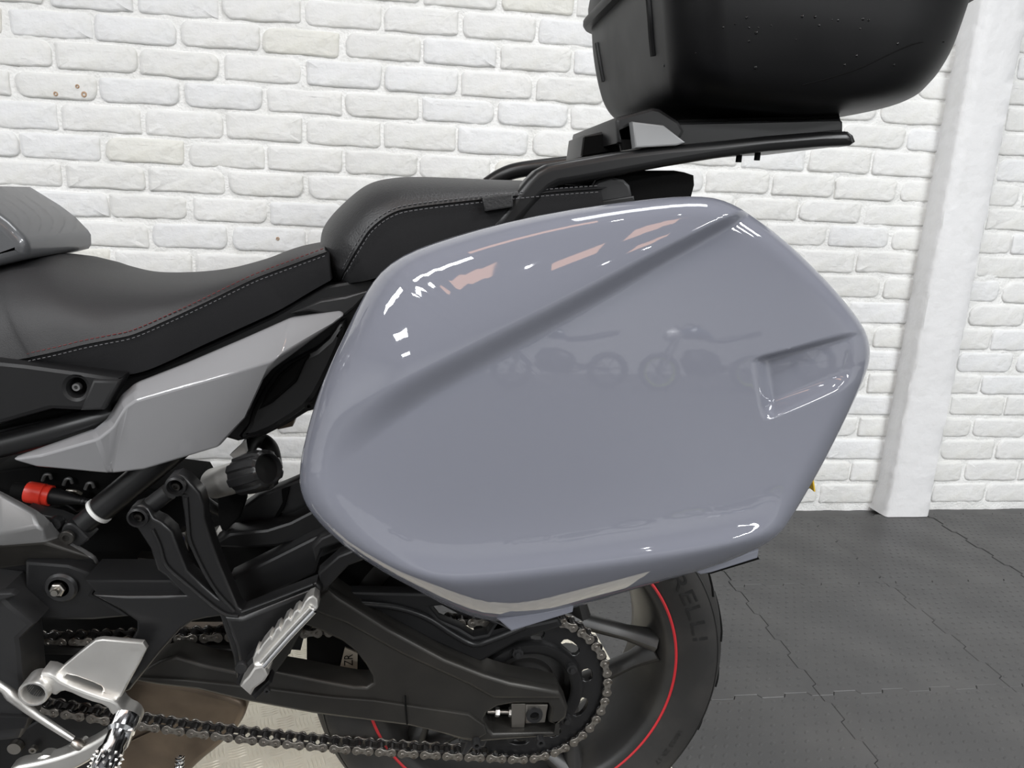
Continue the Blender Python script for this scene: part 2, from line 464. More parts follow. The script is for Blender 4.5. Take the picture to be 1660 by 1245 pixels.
# ================================================================== TREAD PLATE on the floor
pc = [(-.62, .74), (.50, .74), (.42, 1.56), (-.62, 1.56)]
tv, tf = prism(pc, [], 0, .0022, .0005, 1)
tv = [(x, z, .0024 - y) for x, y, z in tv]
tp = link('tread_plate', tv, tf, 'tread_plate', None, 30)
tag(tp, 'pale aluminium tread plate with five-bar pattern lying under the motorcycle wheel', 'floor plate')
bv, bf = [], []
S = .036
for i in range(int(1.2 / S)):
    for j in range(int(1.02 / S)):
        cx, cy = -.60 + i * S, .76 + j * S
        if cx + S > .50 - (cy - .74) * .1 or cy + S > 1.55: continue
        hor = (i + j) % 2
        for k in range(5):
            o_ = (k - 2) * S * .19
            ln, wd = S * .48, S * .07
            a = math.radians(18)
            def pt(u, v_, h):
                x, y = (u, v_ + o_) if hor else (v_ + o_, u)
                return (cx + x * math.cos(a) - y * math.sin(a), cy + x * math.sin(a) + y * math.cos(a), .0024 + h)
            b = len(bv)
            bv += [pt(-ln, 0, 0), pt(0, -wd, 0), pt(ln, 0, 0), pt(0, wd, 0), pt(-ln * .6, 0, .0014), pt(ln * .6, 0, .0014)]
            bf += [(b, b + 1, b + 4), (b + 1, b + 5, b + 4), (b + 1, b + 2, b + 5), (b + 2, b + 3, b + 5), (b + 3, b + 4, b + 5), (b + 3, b, b + 4)]
o = link('raised_bars', bv, bf, 'tread_plate', tp, 0); o['kind'] = 'stuff'

# ================================================================== MOTORCYCLE
YC = .987
WC = Vector((.161, YC, .3195))
BK = empty('motorcycle', (WC.x, YC, .004))
tag(BK, 'grey and black motorcycle with glossy grey side case and black top box', 'motorcycle')

# ------------------------------------------------------------------ side case
def seg_dist(px, py, poly, closed):
    P = np.array(poly, float); n = len(P)
    best = np.full(px.shape, 1e9); sgn = np.zeros(px.shape)
    for i in range(n if closed else n - 1):
        a, b = P[i], P[(i + 1) % n]; d = b - a; L2 = (d * d).sum()
        t = np.clip(((px - a[0]) * d[0] + (py - a[1]) * d[1]) / L2, 0, 1)
        dx, dy = px - a[0] - t * d[0], py - a[1] - t * d[1]; q = np.hypot(dx, dy)
        m = q < best
        best = np.where(m, q, best); sgn = np.where(m, np.sign(d[0] * (py - a[1]) - d[1] * (px - a[0])), sgn)
    return best, sgn
sst = lambda x: (lambda t: t * t * (3 - 2 * t))(np.clip(x, 0, 1))
case_o = [(485, 780), (488, 742), (500, 690), (518, 632), (540, 580), (560, 540), (578, 502), (598, 466), (624, 434), (662, 410), (720, 389), (800, 366), (900, 344), (1000, 329), (1080, 320), (1130, 318), (1165, 322), (1195, 334), (1222, 352), (1250, 372), (1286, 402), (1320, 435), (1352, 468), (1380, 502), (1399, 528), (1409, 552), (1411, 578), (1405, 604), (1382, 656), (1358, 705), (1333, 754), (1304, 804), (1284, 838), (1266, 864), (1240, 884), (1190, 907), (1134, 926), (1056, 947), (1010, 961), (960, 976), (925, 987), (880, 1001), (840, 1008), (812, 1008), (773, 1003), (722, 982), (684, 961), (627, 931), (567, 893), (526, 857), (500, 826), (489, 802)]
ol = np.array(chaikin([tuple(map(float, p)) for p in case_o], 1))
# resample evenly
seg = np.hypot(*(np.roll(ol, -1, 0) - ol).T); cum = np.concatenate([[0], np.cumsum(seg)])
NA, NR = 620, 120
tt = np.linspace(0, cum[-1], NA, endpoint=False)
olc = np.vstack([ol, ol[:1]])
ox, oy = np.interp(tt, cum, olc[:, 0]), np.interp(tt, cum, olc[:, 1])
cx, cy = 940., 665.
ss = 1 - (1 - np.linspace(0, 1, NR + 1)[1:]) ** 1.35
PX = cx + np.outer(ss, ox - cx); PY = cy + np.outer(ss, oy - cy)
edge, _ = seg_dist(PX, PY, ol, True); edge[-1] = 0
ridge = [(430, 742), (560, 672), (640, 628), (760, 567), (900, 497), (1040, 425), (1130, 381), (1200, 347), (1330, 280)]
ridge = [tuple(p) for p in catmull(ridge, 8)]
dr, sr = seg_dist(PX, PY, ridge, False); dr = dr * sr          # + below the ridge
low = [(440, 790), (517, 850), (560, 880), (615, 908), (650, 924), (700, 936), (763, 938), (880, 927), (1010, 910), (1140, 889), (1270, 862), (1420, 826)]
low = [tuple(p) for p in catmull(low, 8)]
dl, sl = seg_dist(PX, PY, low, False); dl = dl * sl            # + below
Yf = np.full(PX.shape, .588) + .0115 * (665 - PY) / 350
# gentle overall crown
Yf += .020 * (np.hypot((PX - 950) / 470, (PY - 640) / 380)) ** 2 * .55
# lobe above the ridge leans back towards the top edge
up = np.clip(-dr, 0, None)
lean = .031 * (np.clip(up, 0, 260) / 190) ** 1.55
Yf += np.minimum(lean, .06)
# flare out to the lower ridge, then tuck under
Yf -= .017 * np.exp(-np.clip(-dl, 0, None) / 46.) * (dl <= 0) + .017 * (dl > 0)
und = np.clip(dl, 0, None)
Yf += .052 * (und / 80) ** 1.25
# rounded rim
rr_ = np.interp(PX, [480, 620, 1000, 1420], [46, 40, 30, 26])
e = np.clip(edge, 0, rr_)
Yf += (rr_ - np.sqrt(np.maximum(rr_ ** 2 - (rr_ - e) ** 2, 0))) / 1182 * .6 * 1.35
# smooth a little along the rings
for _ in range(20):
    Yf[1:-1] = .5 * Yf[1:-1] + .25 * (Yf[:-2] + Yf[2:])
    Yf = .5 * Yf + .25 * (np.roll(Yf, 1, 1) + np.roll(Yf, -1, 1))
# step down from the ridge to the main face
wd = np.interp(PX, [540, 700, 1000, 1200], [80, 52, 36, 18])
fade = sst((PX - 500) / 170)
Yf += .006 - .0135 * fade * (1 - sst((dr + 8) / wd))
# hand notch near the rear edge
nq = [(1221, 582), (1376, 541), (1398, 616), (1236, 682)]
def half(a, b):
    d = np.array(b, float) - np.array(a, float); d /= np.hypot(*d)
    return d[0] * (PY - a[1]) - d[1] * (PX - a[0])
top = half(nq[0], nq[1]); lef = -half(nq[0], nq[3]); bot = -half(nq[3], nq[2])
mask = sst((top + 1) / 7) * sst((lef + 2) / 26) * sst((bot + 4) / 30) * np.interp(PX, [1230, 1385], [1, .12])
Yf += .020 * mask
Yc0 = Yf[0].mean()
cv = [at(cx, cy, Yc0)]
YREF = .60
for i in range(NR):
    for j in range(NA):
        p = at(PX[i, j], PY[i, j], YREF); cv.append(Vector((p.x, Yf[i, j], p.z)) if i < 0 else at(PX[i, j], PY[i, j], Yf[i, j]))
cf = [(0, 1 + j, 1 + (j + 1) % NA) for j in range(NA)]
for i in range(NR - 1):
    b0, b1 = 1 + i * NA, 1 + (i + 1) * NA
    cf += [(b0 + j, b1 + j, b1 + (j + 1) % NA, b0 + (j + 1) % NA) for j in range(NA)]
# rim wall going back to the seam
b1 = 1 + (NR - 1) * NA; ctr = at(cx, cy, YREF)
for k, (dy, sc) in enumerate(((.004, 1.0), (.02, .996), (.05, .985))):
    base = len(cv)
    for j in range(NA):
        p = cv[b1 + j]; cv.append(Vector((ctr.x + (p.x - ctr.x) * sc, p.y + dy if k < 2 else max(p.y + .02, .685), ctr.z + (p.z - ctr.z) * sc)))
    prev = b1 if k == 0 else base - NA
    cf += [(prev + j, base + j, base + (j + 1) % NA, prev + (j + 1) % NA) for j in range(NA)]
case = link('side_case', cv, cf, 'grey_paint', BK, 60)
case['label'] = 'glossy grey side case with diagonal crease and hand notch'
# inner black shell of the case
iv, if_ = [], []
for k, (y, sc) in enumerate(((.672, .978), (.70, .975), (.76, .93), (.805, .86), (.81, .80))):
    for j in range(0, NA, 5):
        p = at(ox[j], oy[j], .62)
        iv.append((ctr.x + (p.x - ctr.x) * sc, y, ctr.z + (p.z - ctr.z) * sc))
n5 = len(range(0, NA, 5))
for k in range(4):
    if_ += [(k * n5 + j, (k + 1) * n5 + j, (k + 1) * n5 + (j + 1) % n5, k * n5 + (j + 1) % n5) for j in range(n5)]
if_.append(tuple(range(4 * n5, 5 * n5)))
link('inner_shell', iv, if_, 'black_plastic', case, 40)
solid('hinge_tab', [(806, 1004), (829, 1024), (929, 993), (931, 980), (880, 992)], .625, .03, 'grey_paint', case, .002)
solid('hinge_tab', [(1124, 926), (1136, 932), (1153, 929), (1229, 905), (1231, 890)], .625, .03, 'grey_paint', case, .002)
solid('seal', [(1136, 929), (1153, 931), (1232, 907), (1229, 902)], .632, .03, 'deep_black', case, .001)

# ------------------------------------------------------------------ top box
def rrect(x0, x1, y0, y1, r, n=8, bow=0.):
    out = []
    for (cx_, cy_, a0) in ((x1 - r[0], y1 - r[0], 0), (x0 + r[1], y1 - r[1], 90), (x0 + r[1], y0 + r[1], 180), (x1 - r[0], y0 + r[0], 270)):
        rr0 = r[0] if cx_ > (x0 + x1) / 2 else r[1]
        for k in range(n + 1):
            a = math.radians(a0 + 90 * k / n); out.append((cx_ + math.cos(a) * rr0, cy_ + math.sin(a) * rr0))
    return out
def loft(name, rings, m, parent, caps=(True, True), smooth=45):
    v, f = [], []; n = len(rings[0])
    for r_ in rings: v += r_
    for i in range(len(rings) - 1):
        for k in range(n):
            f.append((i * n + k, i * n + (k + 1) % n, (i + 1) * n + (k + 1) % n, (i + 1) * n + k))
    if caps[0]: f.append(tuple(range(n))[::-1])
    if caps[1]: f.append(tuple(range((len(rings) - 1) * n, len(rings) * n)))
    return link(name, v, f, m, parent, smooth)
TBY = .985
tb = []; TBP = []
#        z     x0     x1    halfw  r_rear r_front
for z, x0, x1, hw, r1, r0 in ((1.097, .330, .460, .110, .05, .04), (1.099, .305, .490, .142, .075, .05), (1.107, .288, .545, .172, .10, .055), (1.120, .277, .590, .188, .118, .055), (1.140, .268, .610, .197, .127, .052),
                              (1.172, .259, .625, .203, .13, .05), (1.205, .252, .632, .206, .132, .05), (1.236, .248, .637, .208, .134, .05)):
    TBP.append((z, x0, x1, hw, r1, r0))
for z, x0, x1, hw, r1, r0 in catmull(TBP, 5):
    tb.append([(x, y, z + .006 * max(0, (x - .45) / .2) * max(0, min(1, (1.15 - z) / .03))) for x, y in rrect(x0, x1, TBY - hw, TBY + hw, (r1, r0), 14)])
box_o = loft('top_box', tb, 'box_plastic', BK)
box_o['label'] = 'matte black plastic top box on the rear rack'
def ringz(z, g, x0=.248, x1=.637, hw=.208, tilt=0):
    return [(x, y, z) for x, y in rrect(x0 - g, x1 + g, TBY - hw - g, TBY + hw + g, (.134 + g, .05 + g), 9)]
loft('rim_lip', [ringz(1.236, 0), ringz(1.236, .010), ringz(1.240, .013), ringz(1.246, .013), ringz(1.250, .010), ringz(1.250, .0)], 'box_plastic', box_o, (False, False))
loft('lid', [ringz(1.251, .006), ringz(1.262, .007), ringz(1.30, .002), ringz(1.345, -.012), ringz(1.375, -.035), ringz(1.39, -.07), ringz(1.394, -.11)], 'box_plastic', box_o)
# ribs on the body front
def boxrib(px0, py0, px1, py1, Y, wpx, t, name='rib'):
    a, b = (px0, py0), (px1, py1)
    return solid(name, [(px0 - wpx, py0), (px0 + wpx, py0), (px1 + wpx * .9, py1), (px1 - wpx * .9, py1)], Y, t, 'box_plastic', box_o, .001)
from mathutils.bvhtree import BVHTree
BOXT = BVHTree.FromPolygons([v.co + box_o.location + BK.location for v in box_o.data.vertices], [tuple(p.vertices) for p in box_o.data.polygons])
def on_box(px, py, off=0.):
    h = BOXT.ray_cast(CAM, ray(px, py).normalized())
    return (h[0] + h[1] * off, h[1]) if h[0] else (at(px, py, .8), Vector((0, -1, 0)))
def surf_rib(name, px, w, h, m='box_plastic'):
    P = [on_box(*p)[0] for p in px]
    tube(name, P, w, m, box_o, 8, 3)
surf_rib('rib', [(1052, -6), (1055, 30), (1057, 60), (1060, 91)], .0042, 0)
surf_rib('rib', [(968, 70), (973, 100), (979, 132)], .0036, 0)
surf_rib('moulded_line', [(1300, 138), (1350, 125), (1400, 108), (1450, 84), (1490, 69), (1530, 68)], .0007, 0, 'deep_black')
dv_, df_ = [], []
for dx, dy in ((595, 97), (637, 85), (678, 62), (687, 98), (720, 98), (712, 116), (687, 147), (765, 90), (853, 140), (920, 60), (935, 90), (980, 70), (1002, 72), (1090, 68), (1110, 72), (1080, 102), (1025, 230), (1068, 198), (1213, 155), (497, 188), (385, 232), (710, 240), (1200, 230), (875, 58)):
    p, nn = on_box(900 + dx * .4578, dy * .4578); r_ = rnd.uniform(.0008, .0019)
    gv, gf = lathe_geo([(0, r_ * .5), (r_ * .55, r_ * .42), (r_ * .9, r_ * .2), (r_, 0)], p, nn, 10)
    b0_ = len(dv_); dv_ += gv; df_ += [tuple(i + b0_ for i in q) for q in gf]
o = link('water_drops', dv_, df_, 'drop', box_o, 60); o['kind'] = 'stuff'
# mounting base below the box
def hullbox(name, lower, upper, m, parent):
    return loft(name, [lower, upper], m, parent)
mb = solid('mount_base', [(1085, 204), (1101, 198), (1200, 196), (1362, 192), (1367, 197), (1367, 214), (1110, 238), (1085, 238)], .868, .235, 'satin_black', BK, .003)
solid('lock_block', [(1100, 194), (1200, 191), (1330, 187), (1361, 184), (1364, 196), (1100, 202)], .874, .22, 'deep_black', mb, .002)
solid('front_riser', [(998, 197), (1000, 190), (1058, 174), (1070, 176), (1101, 196), (1110, 212), (1100, 232), (1000, 232)], .862, .245, 'satin_black', mb, .004, sm=0)
# hollow grab-handle ends
def hollow(name, pts, inner, Y, t, m):
    o = solid(name, pts, Y, t, m, mb, .0015); return o
solid('hollow_arm', [(1025, 197), (1076, 203), (1112, 231), (1098, 236), (1030, 240)], .848, .016, 'arm_grey', mb, .002)
solid('hollow_arm', [(1002, 206), (1025, 196), (1031, 240), (1010, 244)], .868, .012, 'satin_black', mb, .002)
solid('arm_opening', [(1003.5, 211), (1021, 203), (1027, 240), (1011, 243)], .862, .01, 'deep_black', mb, .0)
solid('hollow_arm', [(948, 219), (982, 212), (996, 214), (1008, 245), (943, 254)], .93, .10, 'satin_black', mb, .003)
solid('arm_opening', [(948, 222), (980, 217), (993, 244), (944, 252)], .926, .01, 'deep_black', mb, .0)

# ------------------------------------------------------------------ rack and grab rails
YR = .852
solid('grab_rail', [(790, 376), (812, 346), (838, 311), (854, 291), (869, 276), (888, 266), (930, 258), (1000, 246), (1080, 236), (1160, 229), (1240, 220), (1340, 212), (1376, 212), (1384, 219), (1388, 232), (1382, 236), (1330, 238), (1240, 246), (1160, 257), (1080, 270), (1000, 285), (940, 296), (908, 301), (894, 308), (880, 321), (858, 346), (844, 362), (825, 384)], YR, .030, 'satin_black', BK, .0085, seg=5, smooth=50)
solid('rack_plate', [(1240, 222), (1340, 213), (1376, 213), (1384, 219), (1388, 230), (1380, 235), (1330, 237), (1240, 244)], YR + .02, .235, 'satin_black', BK, .003)
tube('grab_rail', [at(790, 300, 1.115), at(812, 286, 1.115), at(840, 276, 1.11), at(900, 268, 1.10), at(960, 262, 1.09)], .0115, 'satin_black', BK, 14, 6)
for bx_, by_ in ((1199, 252), (1229, 249)):
    lathe('rack_screw', [(0, .012), (.0035, .012), (.0035, 0)], at(bx_, by_ - 6, .87) , (0, 0, -1), 'deep_black', BK, 10)
# tail fairing under the rack
tail = solid('tail_fairing', [(878, 300), (960, 286), (1020, 276), (1095, 276), (1112, 279), (1127, 284), (1128, 300), (1120, 330), (1100, 345), (880, 372), (840, 385)], .885, .20, 'deep_black', BK, .006, sm=0)
solid('tail_panel', [(968, 292), (990, 285), (1012, 290), (1022, 300), (1028, 328), (930, 352), (950, 315)], .872, .03, 'dark_cast', tail, .004)
solid('tail_panel', [(946, 330), (1028, 317), (1030, 328), (940, 344)], .868, .03, 'black_plastic', tail, .002)

# ------------------------------------------------------------------ seats
def seat(name, Tp, Sp, Bp, YT, YS, YB, m_top, m_side, parent, sub=8, label=None, lat=9):
    """near half from crown to seam to hem, mirrored to the far side"""
    Tq, Sq, Bq = (catmull(P, sub) for P in (Tp, Sp, Bp))
    n = len(Tq); half_ = []
    ysq = np.interp(np.linspace(0, 1, n), np.linspace(0, 1, len(YS)), YS)
    ybq = np.interp(np.linspace(0, 1, n), np.linspace(0, 1, len(YB)), YB)
    for i in range(n):
        t = at(Tq[i][0], Tq[i][1], YT); s = at(Sq[i][0], Sq[i][1], ysq[i]); b = at(Bq[i][0], Bq[i][1], ybq[i])
        t = Vector((t.x, YC, t.z)); c = Vector((t.x * .75 + s.x * .25, s.y + .012, t.z * .97 + s.z * .03))
        row = []
        for k in range(lat):
            u = k / (lat - 1); row.append(t * (1 - u) ** 2 + c * 2 * u * (1 - u) + s * u * u)
        row.append(s + Vector((0, .0025, 0)) + (b - s) * .03)
        for u in (.35, .7, 1.): row.append(s + (b - s) * u + Vector((0, .002 - .006 * u * (1 - u), 0)))
        half_.append(row)
    m = len(half_[0]); v, f, fm = [], [], []
    for row in half_:
        far = [Vector((p.x, 2 * YC - p.y, p.z)) for p in row[::-1][:-1]]
        v += far + row
    W = 2 * m - 1
    for i in range(n - 1):
        for k in range(W - 1):
            f.append((i * W + k, i * W + k + 1, (i + 1) * W + k + 1, (i + 1) * W + k)); d = abs(k + .5 - (m - 1)); fm.append(0 if d < lat else 1)
        f.append((i * W + W - 1, i * W, (i + 1) * W, (i + 1) * W + W - 1)); fm.append(1)
    f.append(tuple(range(W))[::-1]); fm.append(1); f.append(tuple(range((n - 1) * W, n * W))); fm.append(1)
    o = link(name, v, f, None, parent, 50, [m_top, m_side], fm)
    seamline = [half_[i][lat - 1] for i in range(n)]
    return o, seamline
def stitches(name, line, off, m, parent, L=.0036, gap=.0022, r=.00055):
    P = [np.array(p) for p in line]
    d = [0.]
    for a, b in zip(P[:-1], P[1:]): d.append(d[-1] + float(np.linalg.norm(b - a)))
    A = np.array(P); v, f = [], []
    s = .004
    g = lambda q: Vector([np.interp(q, d, A[:, k]) for k in range(3)])
    while s + L < d[-1]:
        a, b = g(s), g(s + L); t = (b - a).normalized(); nz = Vector((-t.z, 0, t.x))
        if nz.z < 0: nz = -nz
        base = len(v)
        for p in (a, b):
            q = p + nz * off[0] + Vector((0, off[1], 0))
            v += [q + nz * r, q + Vector((0, -r * 1.6, 0)), q - nz * r, q + Vector((0, r, 0))]
        f += [(base + k, base + (k + 1) % 4, base + 4 + (k + 1) % 4, base + 4 + k) for k in range(4)] + [(base, base + 1, base + 2, base + 3), (base + 7, base + 6, base + 5, base + 4)]
        s += L + gap
    o = link(name, v, f, m, parent, 0); o['kind'] = 'stuff'
    return o
T1 = [(-60, 440), (0, 424), (30, 417), (62, 415), (88, 420), (120, 433), (165, 445), (220, 451), (290, 450), (350, 442), (420, 424), (475, 404), (530, 395)]
S1 = [(-20, 590), (40, 581), (54, 578), (95, 569), (135, 559), (175, 551), (216, 542), (270, 519), (337, 488), (405, 455), (440, 441), (478, 427), (530, 408)]
B1 = [(-20, 596), (42, 586), (60, 589), (101, 597), (130, 601), (160, 605), (189, 609), (240, 600), (337, 556), (438, 510), (470, 493), (500, 475), (535, 455)]
rs, seam = seat('rider_seat', T1, S1, B1, .95, [.835, .83, .83, .835, .85, .855], [.842, .84, .842, .845, .86, .862], 'seat_vinyl', 'suede', BK)
rs['label'] = 'black textured rider seat with red stitching'
stitches('stitching', seam[8:], (.0045, .0012), 'red_thread', rs)
stitches('stitching', seam[8:], (-.0035, -.0022), 'thread', rs, .003, .0026, .00045)
T2 = [(549, 463), (527, 445), (516, 422), (513, 398), (520, 368), (548, 334), (592, 299), (640, 287), (700, 286), (790, 290), (900, 294), (980, 302)]
S2 = [(550, 461), (553, 452), (558, 440), (565, 427), (572, 414), (584, 394), (601, 370), (632, 347), (671, 336), (780, 323), (890, 312), (975, 306)]
B2 = [(552, 464), (558, 462), (566, 460), (576, 458), (590, 456), (612, 450), (640, 440), (690, 425), (760, 405), (830, 390), (920, 365), (980, 345)]
ps, seam = seat('pillion_seat', T2, S2, B2, .95, [.90, .862, .85, .848, .85, .855], [.90, .866, .855, .852, .856, .86], 'leather', 'suede', BK)
ps['label'] = 'black leather pillion seat with pale double stitching'
stitches('stitching', seam[2:], (.0035, .0012), 'thread', ps)
stitches('stitching', seam[2:], (-.0035, -.0022), 'thread', ps)
solid('strap_loop', [(781, 320), (832, 312), (832, 336), (786, 343)], .842, .012, 'leather', ps, .002)
# tank edge behind the rider's knees
tk = solid('tank_cover', [(-80, 300), (-20, 336), (10, 358), (36, 384), (42, 393), (43, 412), (38, 420), (-80, 450)], .90, .17, 'tank_grey', BK, .012, seg=4)

# ------------------------------------------------------------------ side panel (grey, faceted)
def facets(name, V, F, m, parent, t=.004, smooth=22, mats=None, fm=None):
    P = [at(*p) for p in V]; n = len(P)
    v = P + [p + Vector((0, t, 0)) for p in P]
    f = [tuple(q) for q in F]
    cnt = {}
    for q in F:
        for a, b in zip(q, q[1:] + q[:1]): cnt[(a, b)] = 1
    for a, b in list(cnt):
        if (b, a) not in cnt: f.append((b, a, a + n, b + n))
    f += [tuple(i + n for i in q[::-1]) for q in F]
    return link(name, v, f, m, parent, smooth, mats, (fm + [0] * (len(f) - len(fm))) if fm else None)
sp_v = [(18, 745, .815), (62, 729, .828), (150, 698, .83), (172, 680, .832), (196, 640, .834), (216, 623, .836), (300, 590, .84), (400, 547, .846), (470, 516, .852), (552, 504, .858), (558, 511, .852),   # 0-10 upper edge
        (70, 737, .812), (158, 712, .806), (184, 692, .806), (203, 660, .806), (222, 648, .806), (330, 617, .806), (442, 586, .806), (452, 577, .808),                              # 11-18 ridge
        (440, 600, .815), (404, 642, .825), (399, 676, .832), (354, 725, .826), (232, 762, .826), (178, 768, .824), (58, 757, .818), (540, 526, .846)]                                 # 19-26 lower edge
sp_f = [[0, 11, 1], [1, 11, 12, 2], [2, 12, 13, 3], [3, 13, 14, 4], [4, 14, 15, 5], [5, 15, 16, 6], [6, 16, 17, 7], [7, 17, 18, 8], [8, 18, 26, 10, 9],
        [0, 25, 11], [11, 25, 24, 12], [12, 24, 13], [13, 24, 14], [14, 24, 15], [15, 24, 23, 16], [16, 23, 22, 21, 17], [17, 21, 20], [17, 20, 19], [17, 19, 18], [18, 19, 26]]
sp_f = [q[::-1] for q in sp_f]
spn = facets('side_panel', [(x, y, Y) for x, y, Y in sp_v], [list(q) for q in sp_f], 'grey_panel', BK, .012, 12)
spn['label'] = 'glossy grey faceted side panel below the seat'
bv2 = spn.modifiers.new('bevel', 'BEVEL'); bv2.width = .0028; bv2.segments = 3; bv2.limit_method = 'ANGLE'; bv2.angle_limit = math.radians(9)

# dark body under the seats
solid('under_seat_body', [(-60, 600), (40, 588), (190, 612), (245, 600), (340, 558), (440, 512), (530, 462), (600, 450), (640, 470), (600, 600), (520, 662), (498, 668), (462, 690), (430, 706), (385, 716), (330, 700), (180, 690), (120, 712), (-60, 745)], .872, .22, 'black_plastic', BK, .004)
solid('tail_side_cover', [(556, 515), (575, 500), (600, 470), (560, 480), (520, 486), (470, 508), (500, 505)], .86, .03, 'dark_cast', BK, .003)
solid('tail_side_cover', [(557, 513), (525, 560), (470, 588), (446, 604), (420, 640), (405, 672), (402, 690), (380, 716), (430, 704), (470, 680), (505, 655), (530, 610), (560, 545)], .846, .03, 'black_plastic', BK, .006, sm=1)
solid('tail_side_cover', [(500, 575), (470, 592), (452, 607), (432, 636), (418, 666), (440, 655), (480, 620)], .841, .012, 'deep_black', BK, .004)
solid('reflector_tab', [(445, 690), (478, 680), (474, 692), (450, 697)], .88, .02, 'exhaust', BK, .002)
bolt(502, 657, .842, .005, BK, 'deep_black')

# ------------------------------------------------------------------ frame cover, tube, main frame (left)
fc = solid('frame_cover', [(-60, 580), (40, 590), (135, 603), (194, 612), (193, 619), (166, 664), (128, 666), (82, 664), (40, 676), (-60, 705)], .818, .03, 'black_plastic', BK, .005, holes=[[(123 + 15 * math.cos(a), 629 + 15 * math.sin(a)) for a in np.linspace(0, 2 * math.pi, 20, endpoint=False)]])
solid('trim_end', [(150, 616), (193, 617), (167, 665), (129, 666)], .813, .012, 'dark_cast', fc, .003)
lathe('bolt_cup', [(0, .012), (.011, .012), (.0112, 0)], at(123, 629, .822), (0, 1, 0), 'deep_black', fc, 20)
bolt(127, 626, .83, .0045, fc, 'frame_metal')
tube('frame_tube', [at(-60, 736, .855), at(40, 712, .855), at(120, 690, .855), at(190, 670, .86)], .0145, 'satin_black', BK, 16, 4)
tube('frame_tube', [at(-60, 700, .87), at(60, 672, .87), at(160, 655, .87)], .008, 'deep_black', BK, 12, 4)
fr = facets('main_frame', [(-60, 775, .835), (0, 803, .835), (55, 832, .84), (76, 850, .845), (95, 872, .85), (60, 853, .832), (0, 865, .822), (-60, 872, .822), (73, 859, .835), (71, 879, .834), (0, 885, .822), (-60, 888, .822), (150, 905, .85), (60, 912, .85), (-60, 930, .85), (165, 930, .86), (60, 985, .86), (-60, 985, .86)],
            [[0, 7, 6, 1], [1, 6, 5, 2], [2, 5, 8, 3], [3, 8, 9, 4], [7, 11, 10, 6], [6, 10, 9, 8, 5], [4, 9, 12], [11, 14, 13, 10], [10, 13, 12, 9], [13, 16, 15, 12], [14, 17, 16, 13]], 'frame_metal', BK, .010, 20, ['frame_metal', 'graphite', 'black_plastic'],
            [0, 0, 0, 0, 0, 0, 1, 1, 1, 2, 2])
bvf = fr.modifiers.new('bevel', 'BEVEL'); bvf.width = .003; bvf.segments = 2; bvf.limit_method = 'ANGLE'; bvf.angle_limit = math.radians(10)
solid('frame_web', [(40, 826), (60, 832), (90, 838), (120, 850), (128, 880), (98, 876), (78, 850)], .865, .02, 'dark_cast', BK, .002)
lathe('rubber_plug', [(0, -.006), (.007, -.006), (.008, -.004), (.008, .004)], at(92, 847, .862), (0, 1, 0), 'black_plastic', BK, 20)

# subframe strut with white ring, bolted at its foot
sa, sb = at(112, 868, .868), at(330, 690, .885)
ax = (sb - sa).normalized(); SL = (sb - sa).length
pr = at(160, 825, .87); dR = (pr - sa).dot(ax)
st_ = lathe('subframe_strut', [(0, -.004), (.0135, -.004), (.0135, dR - .006), (.0135, dR - .006), (.0165, dR + .004), (.0165, SL), (0, SL)], sa, ax, 'satin_black', BK, 28)
lathe('clamp_ring', [(.0138, dR - .005), (.0172, dR - .005), (.0172, dR - .0005), (.0138, dR - .0005)], sa, ax, 'white_ring', st_, 28)
solid('strut_foot', [(97, 868), (100, 852), (112, 846), (125, 852), (140, 868), (148, 874), (128, 888), (108, 886)], .855, .025, 'satin_black', st_, .003, sm=1)
bolt(110, 870, .853, .0088, st_, 'graphite', .005)

# red connector with its lead
ca, cb = at(44, 797, .905), at(136, 813, .905)
axc = (cb - ca).normalized()
con = lathe('connector', [(0, 0), (.0125, 0), (.0135, .003), (.0135, .019), (.0115, .0195), (.0115, .021), (.013, .0215), (.013, .0275), (.0, .0275)], ca, axc, 'red_plastic', BK, 20)
con['label'] = 'red electrical connector with black boot'
lathe('boot', [(0, .027), (.0105, .027), (.0105, .036), (.0075, .050), (.005, .058), (.005, .062), (.0043, .063), (.005, .064), (.005, .067), (.0043, .068), (.0048, .069), (.004, .078), (.0, .078)], ca, axc, 'black_plastic', con, 18)
lathe('socket', [(0, -.016), (.009, -.016), (.0105, -.004), (.0105, 0), (0, 0)], ca, axc, 'deep_black', con, 18)
solid('wire_loom', [(-20, 765), (60, 755), (200, 770), (205, 800), (150, 840), (120, 842), (60, 815), (-20, 785)], .935, .06, 'deep_black', BK, .003)
for wx, wy, a in ((76, 770, .6), (110, 777, .3), (145, 784, .2)):
    p = [at(wx - 7, wy + 9, .93), at(wx - 3, wy, .928), at(wx + 4, wy - 1, .928), at(wx + 7, wy + 6, .93)]
    tube('cable_clip', p, .0022, 'frame_metal', BK, 8, 4)
tube('wire', [at(80, 822, .91), at(105, 818, .915), at(125, 828, .92), at(140, 815, .925)], .0022, 'black_plastic', BK, 8)
tube('wire', [at(108, 795, .915), at(122, 796, .915), at(132, 800, .92)], .0022, 'chain_steel', BK, 8)

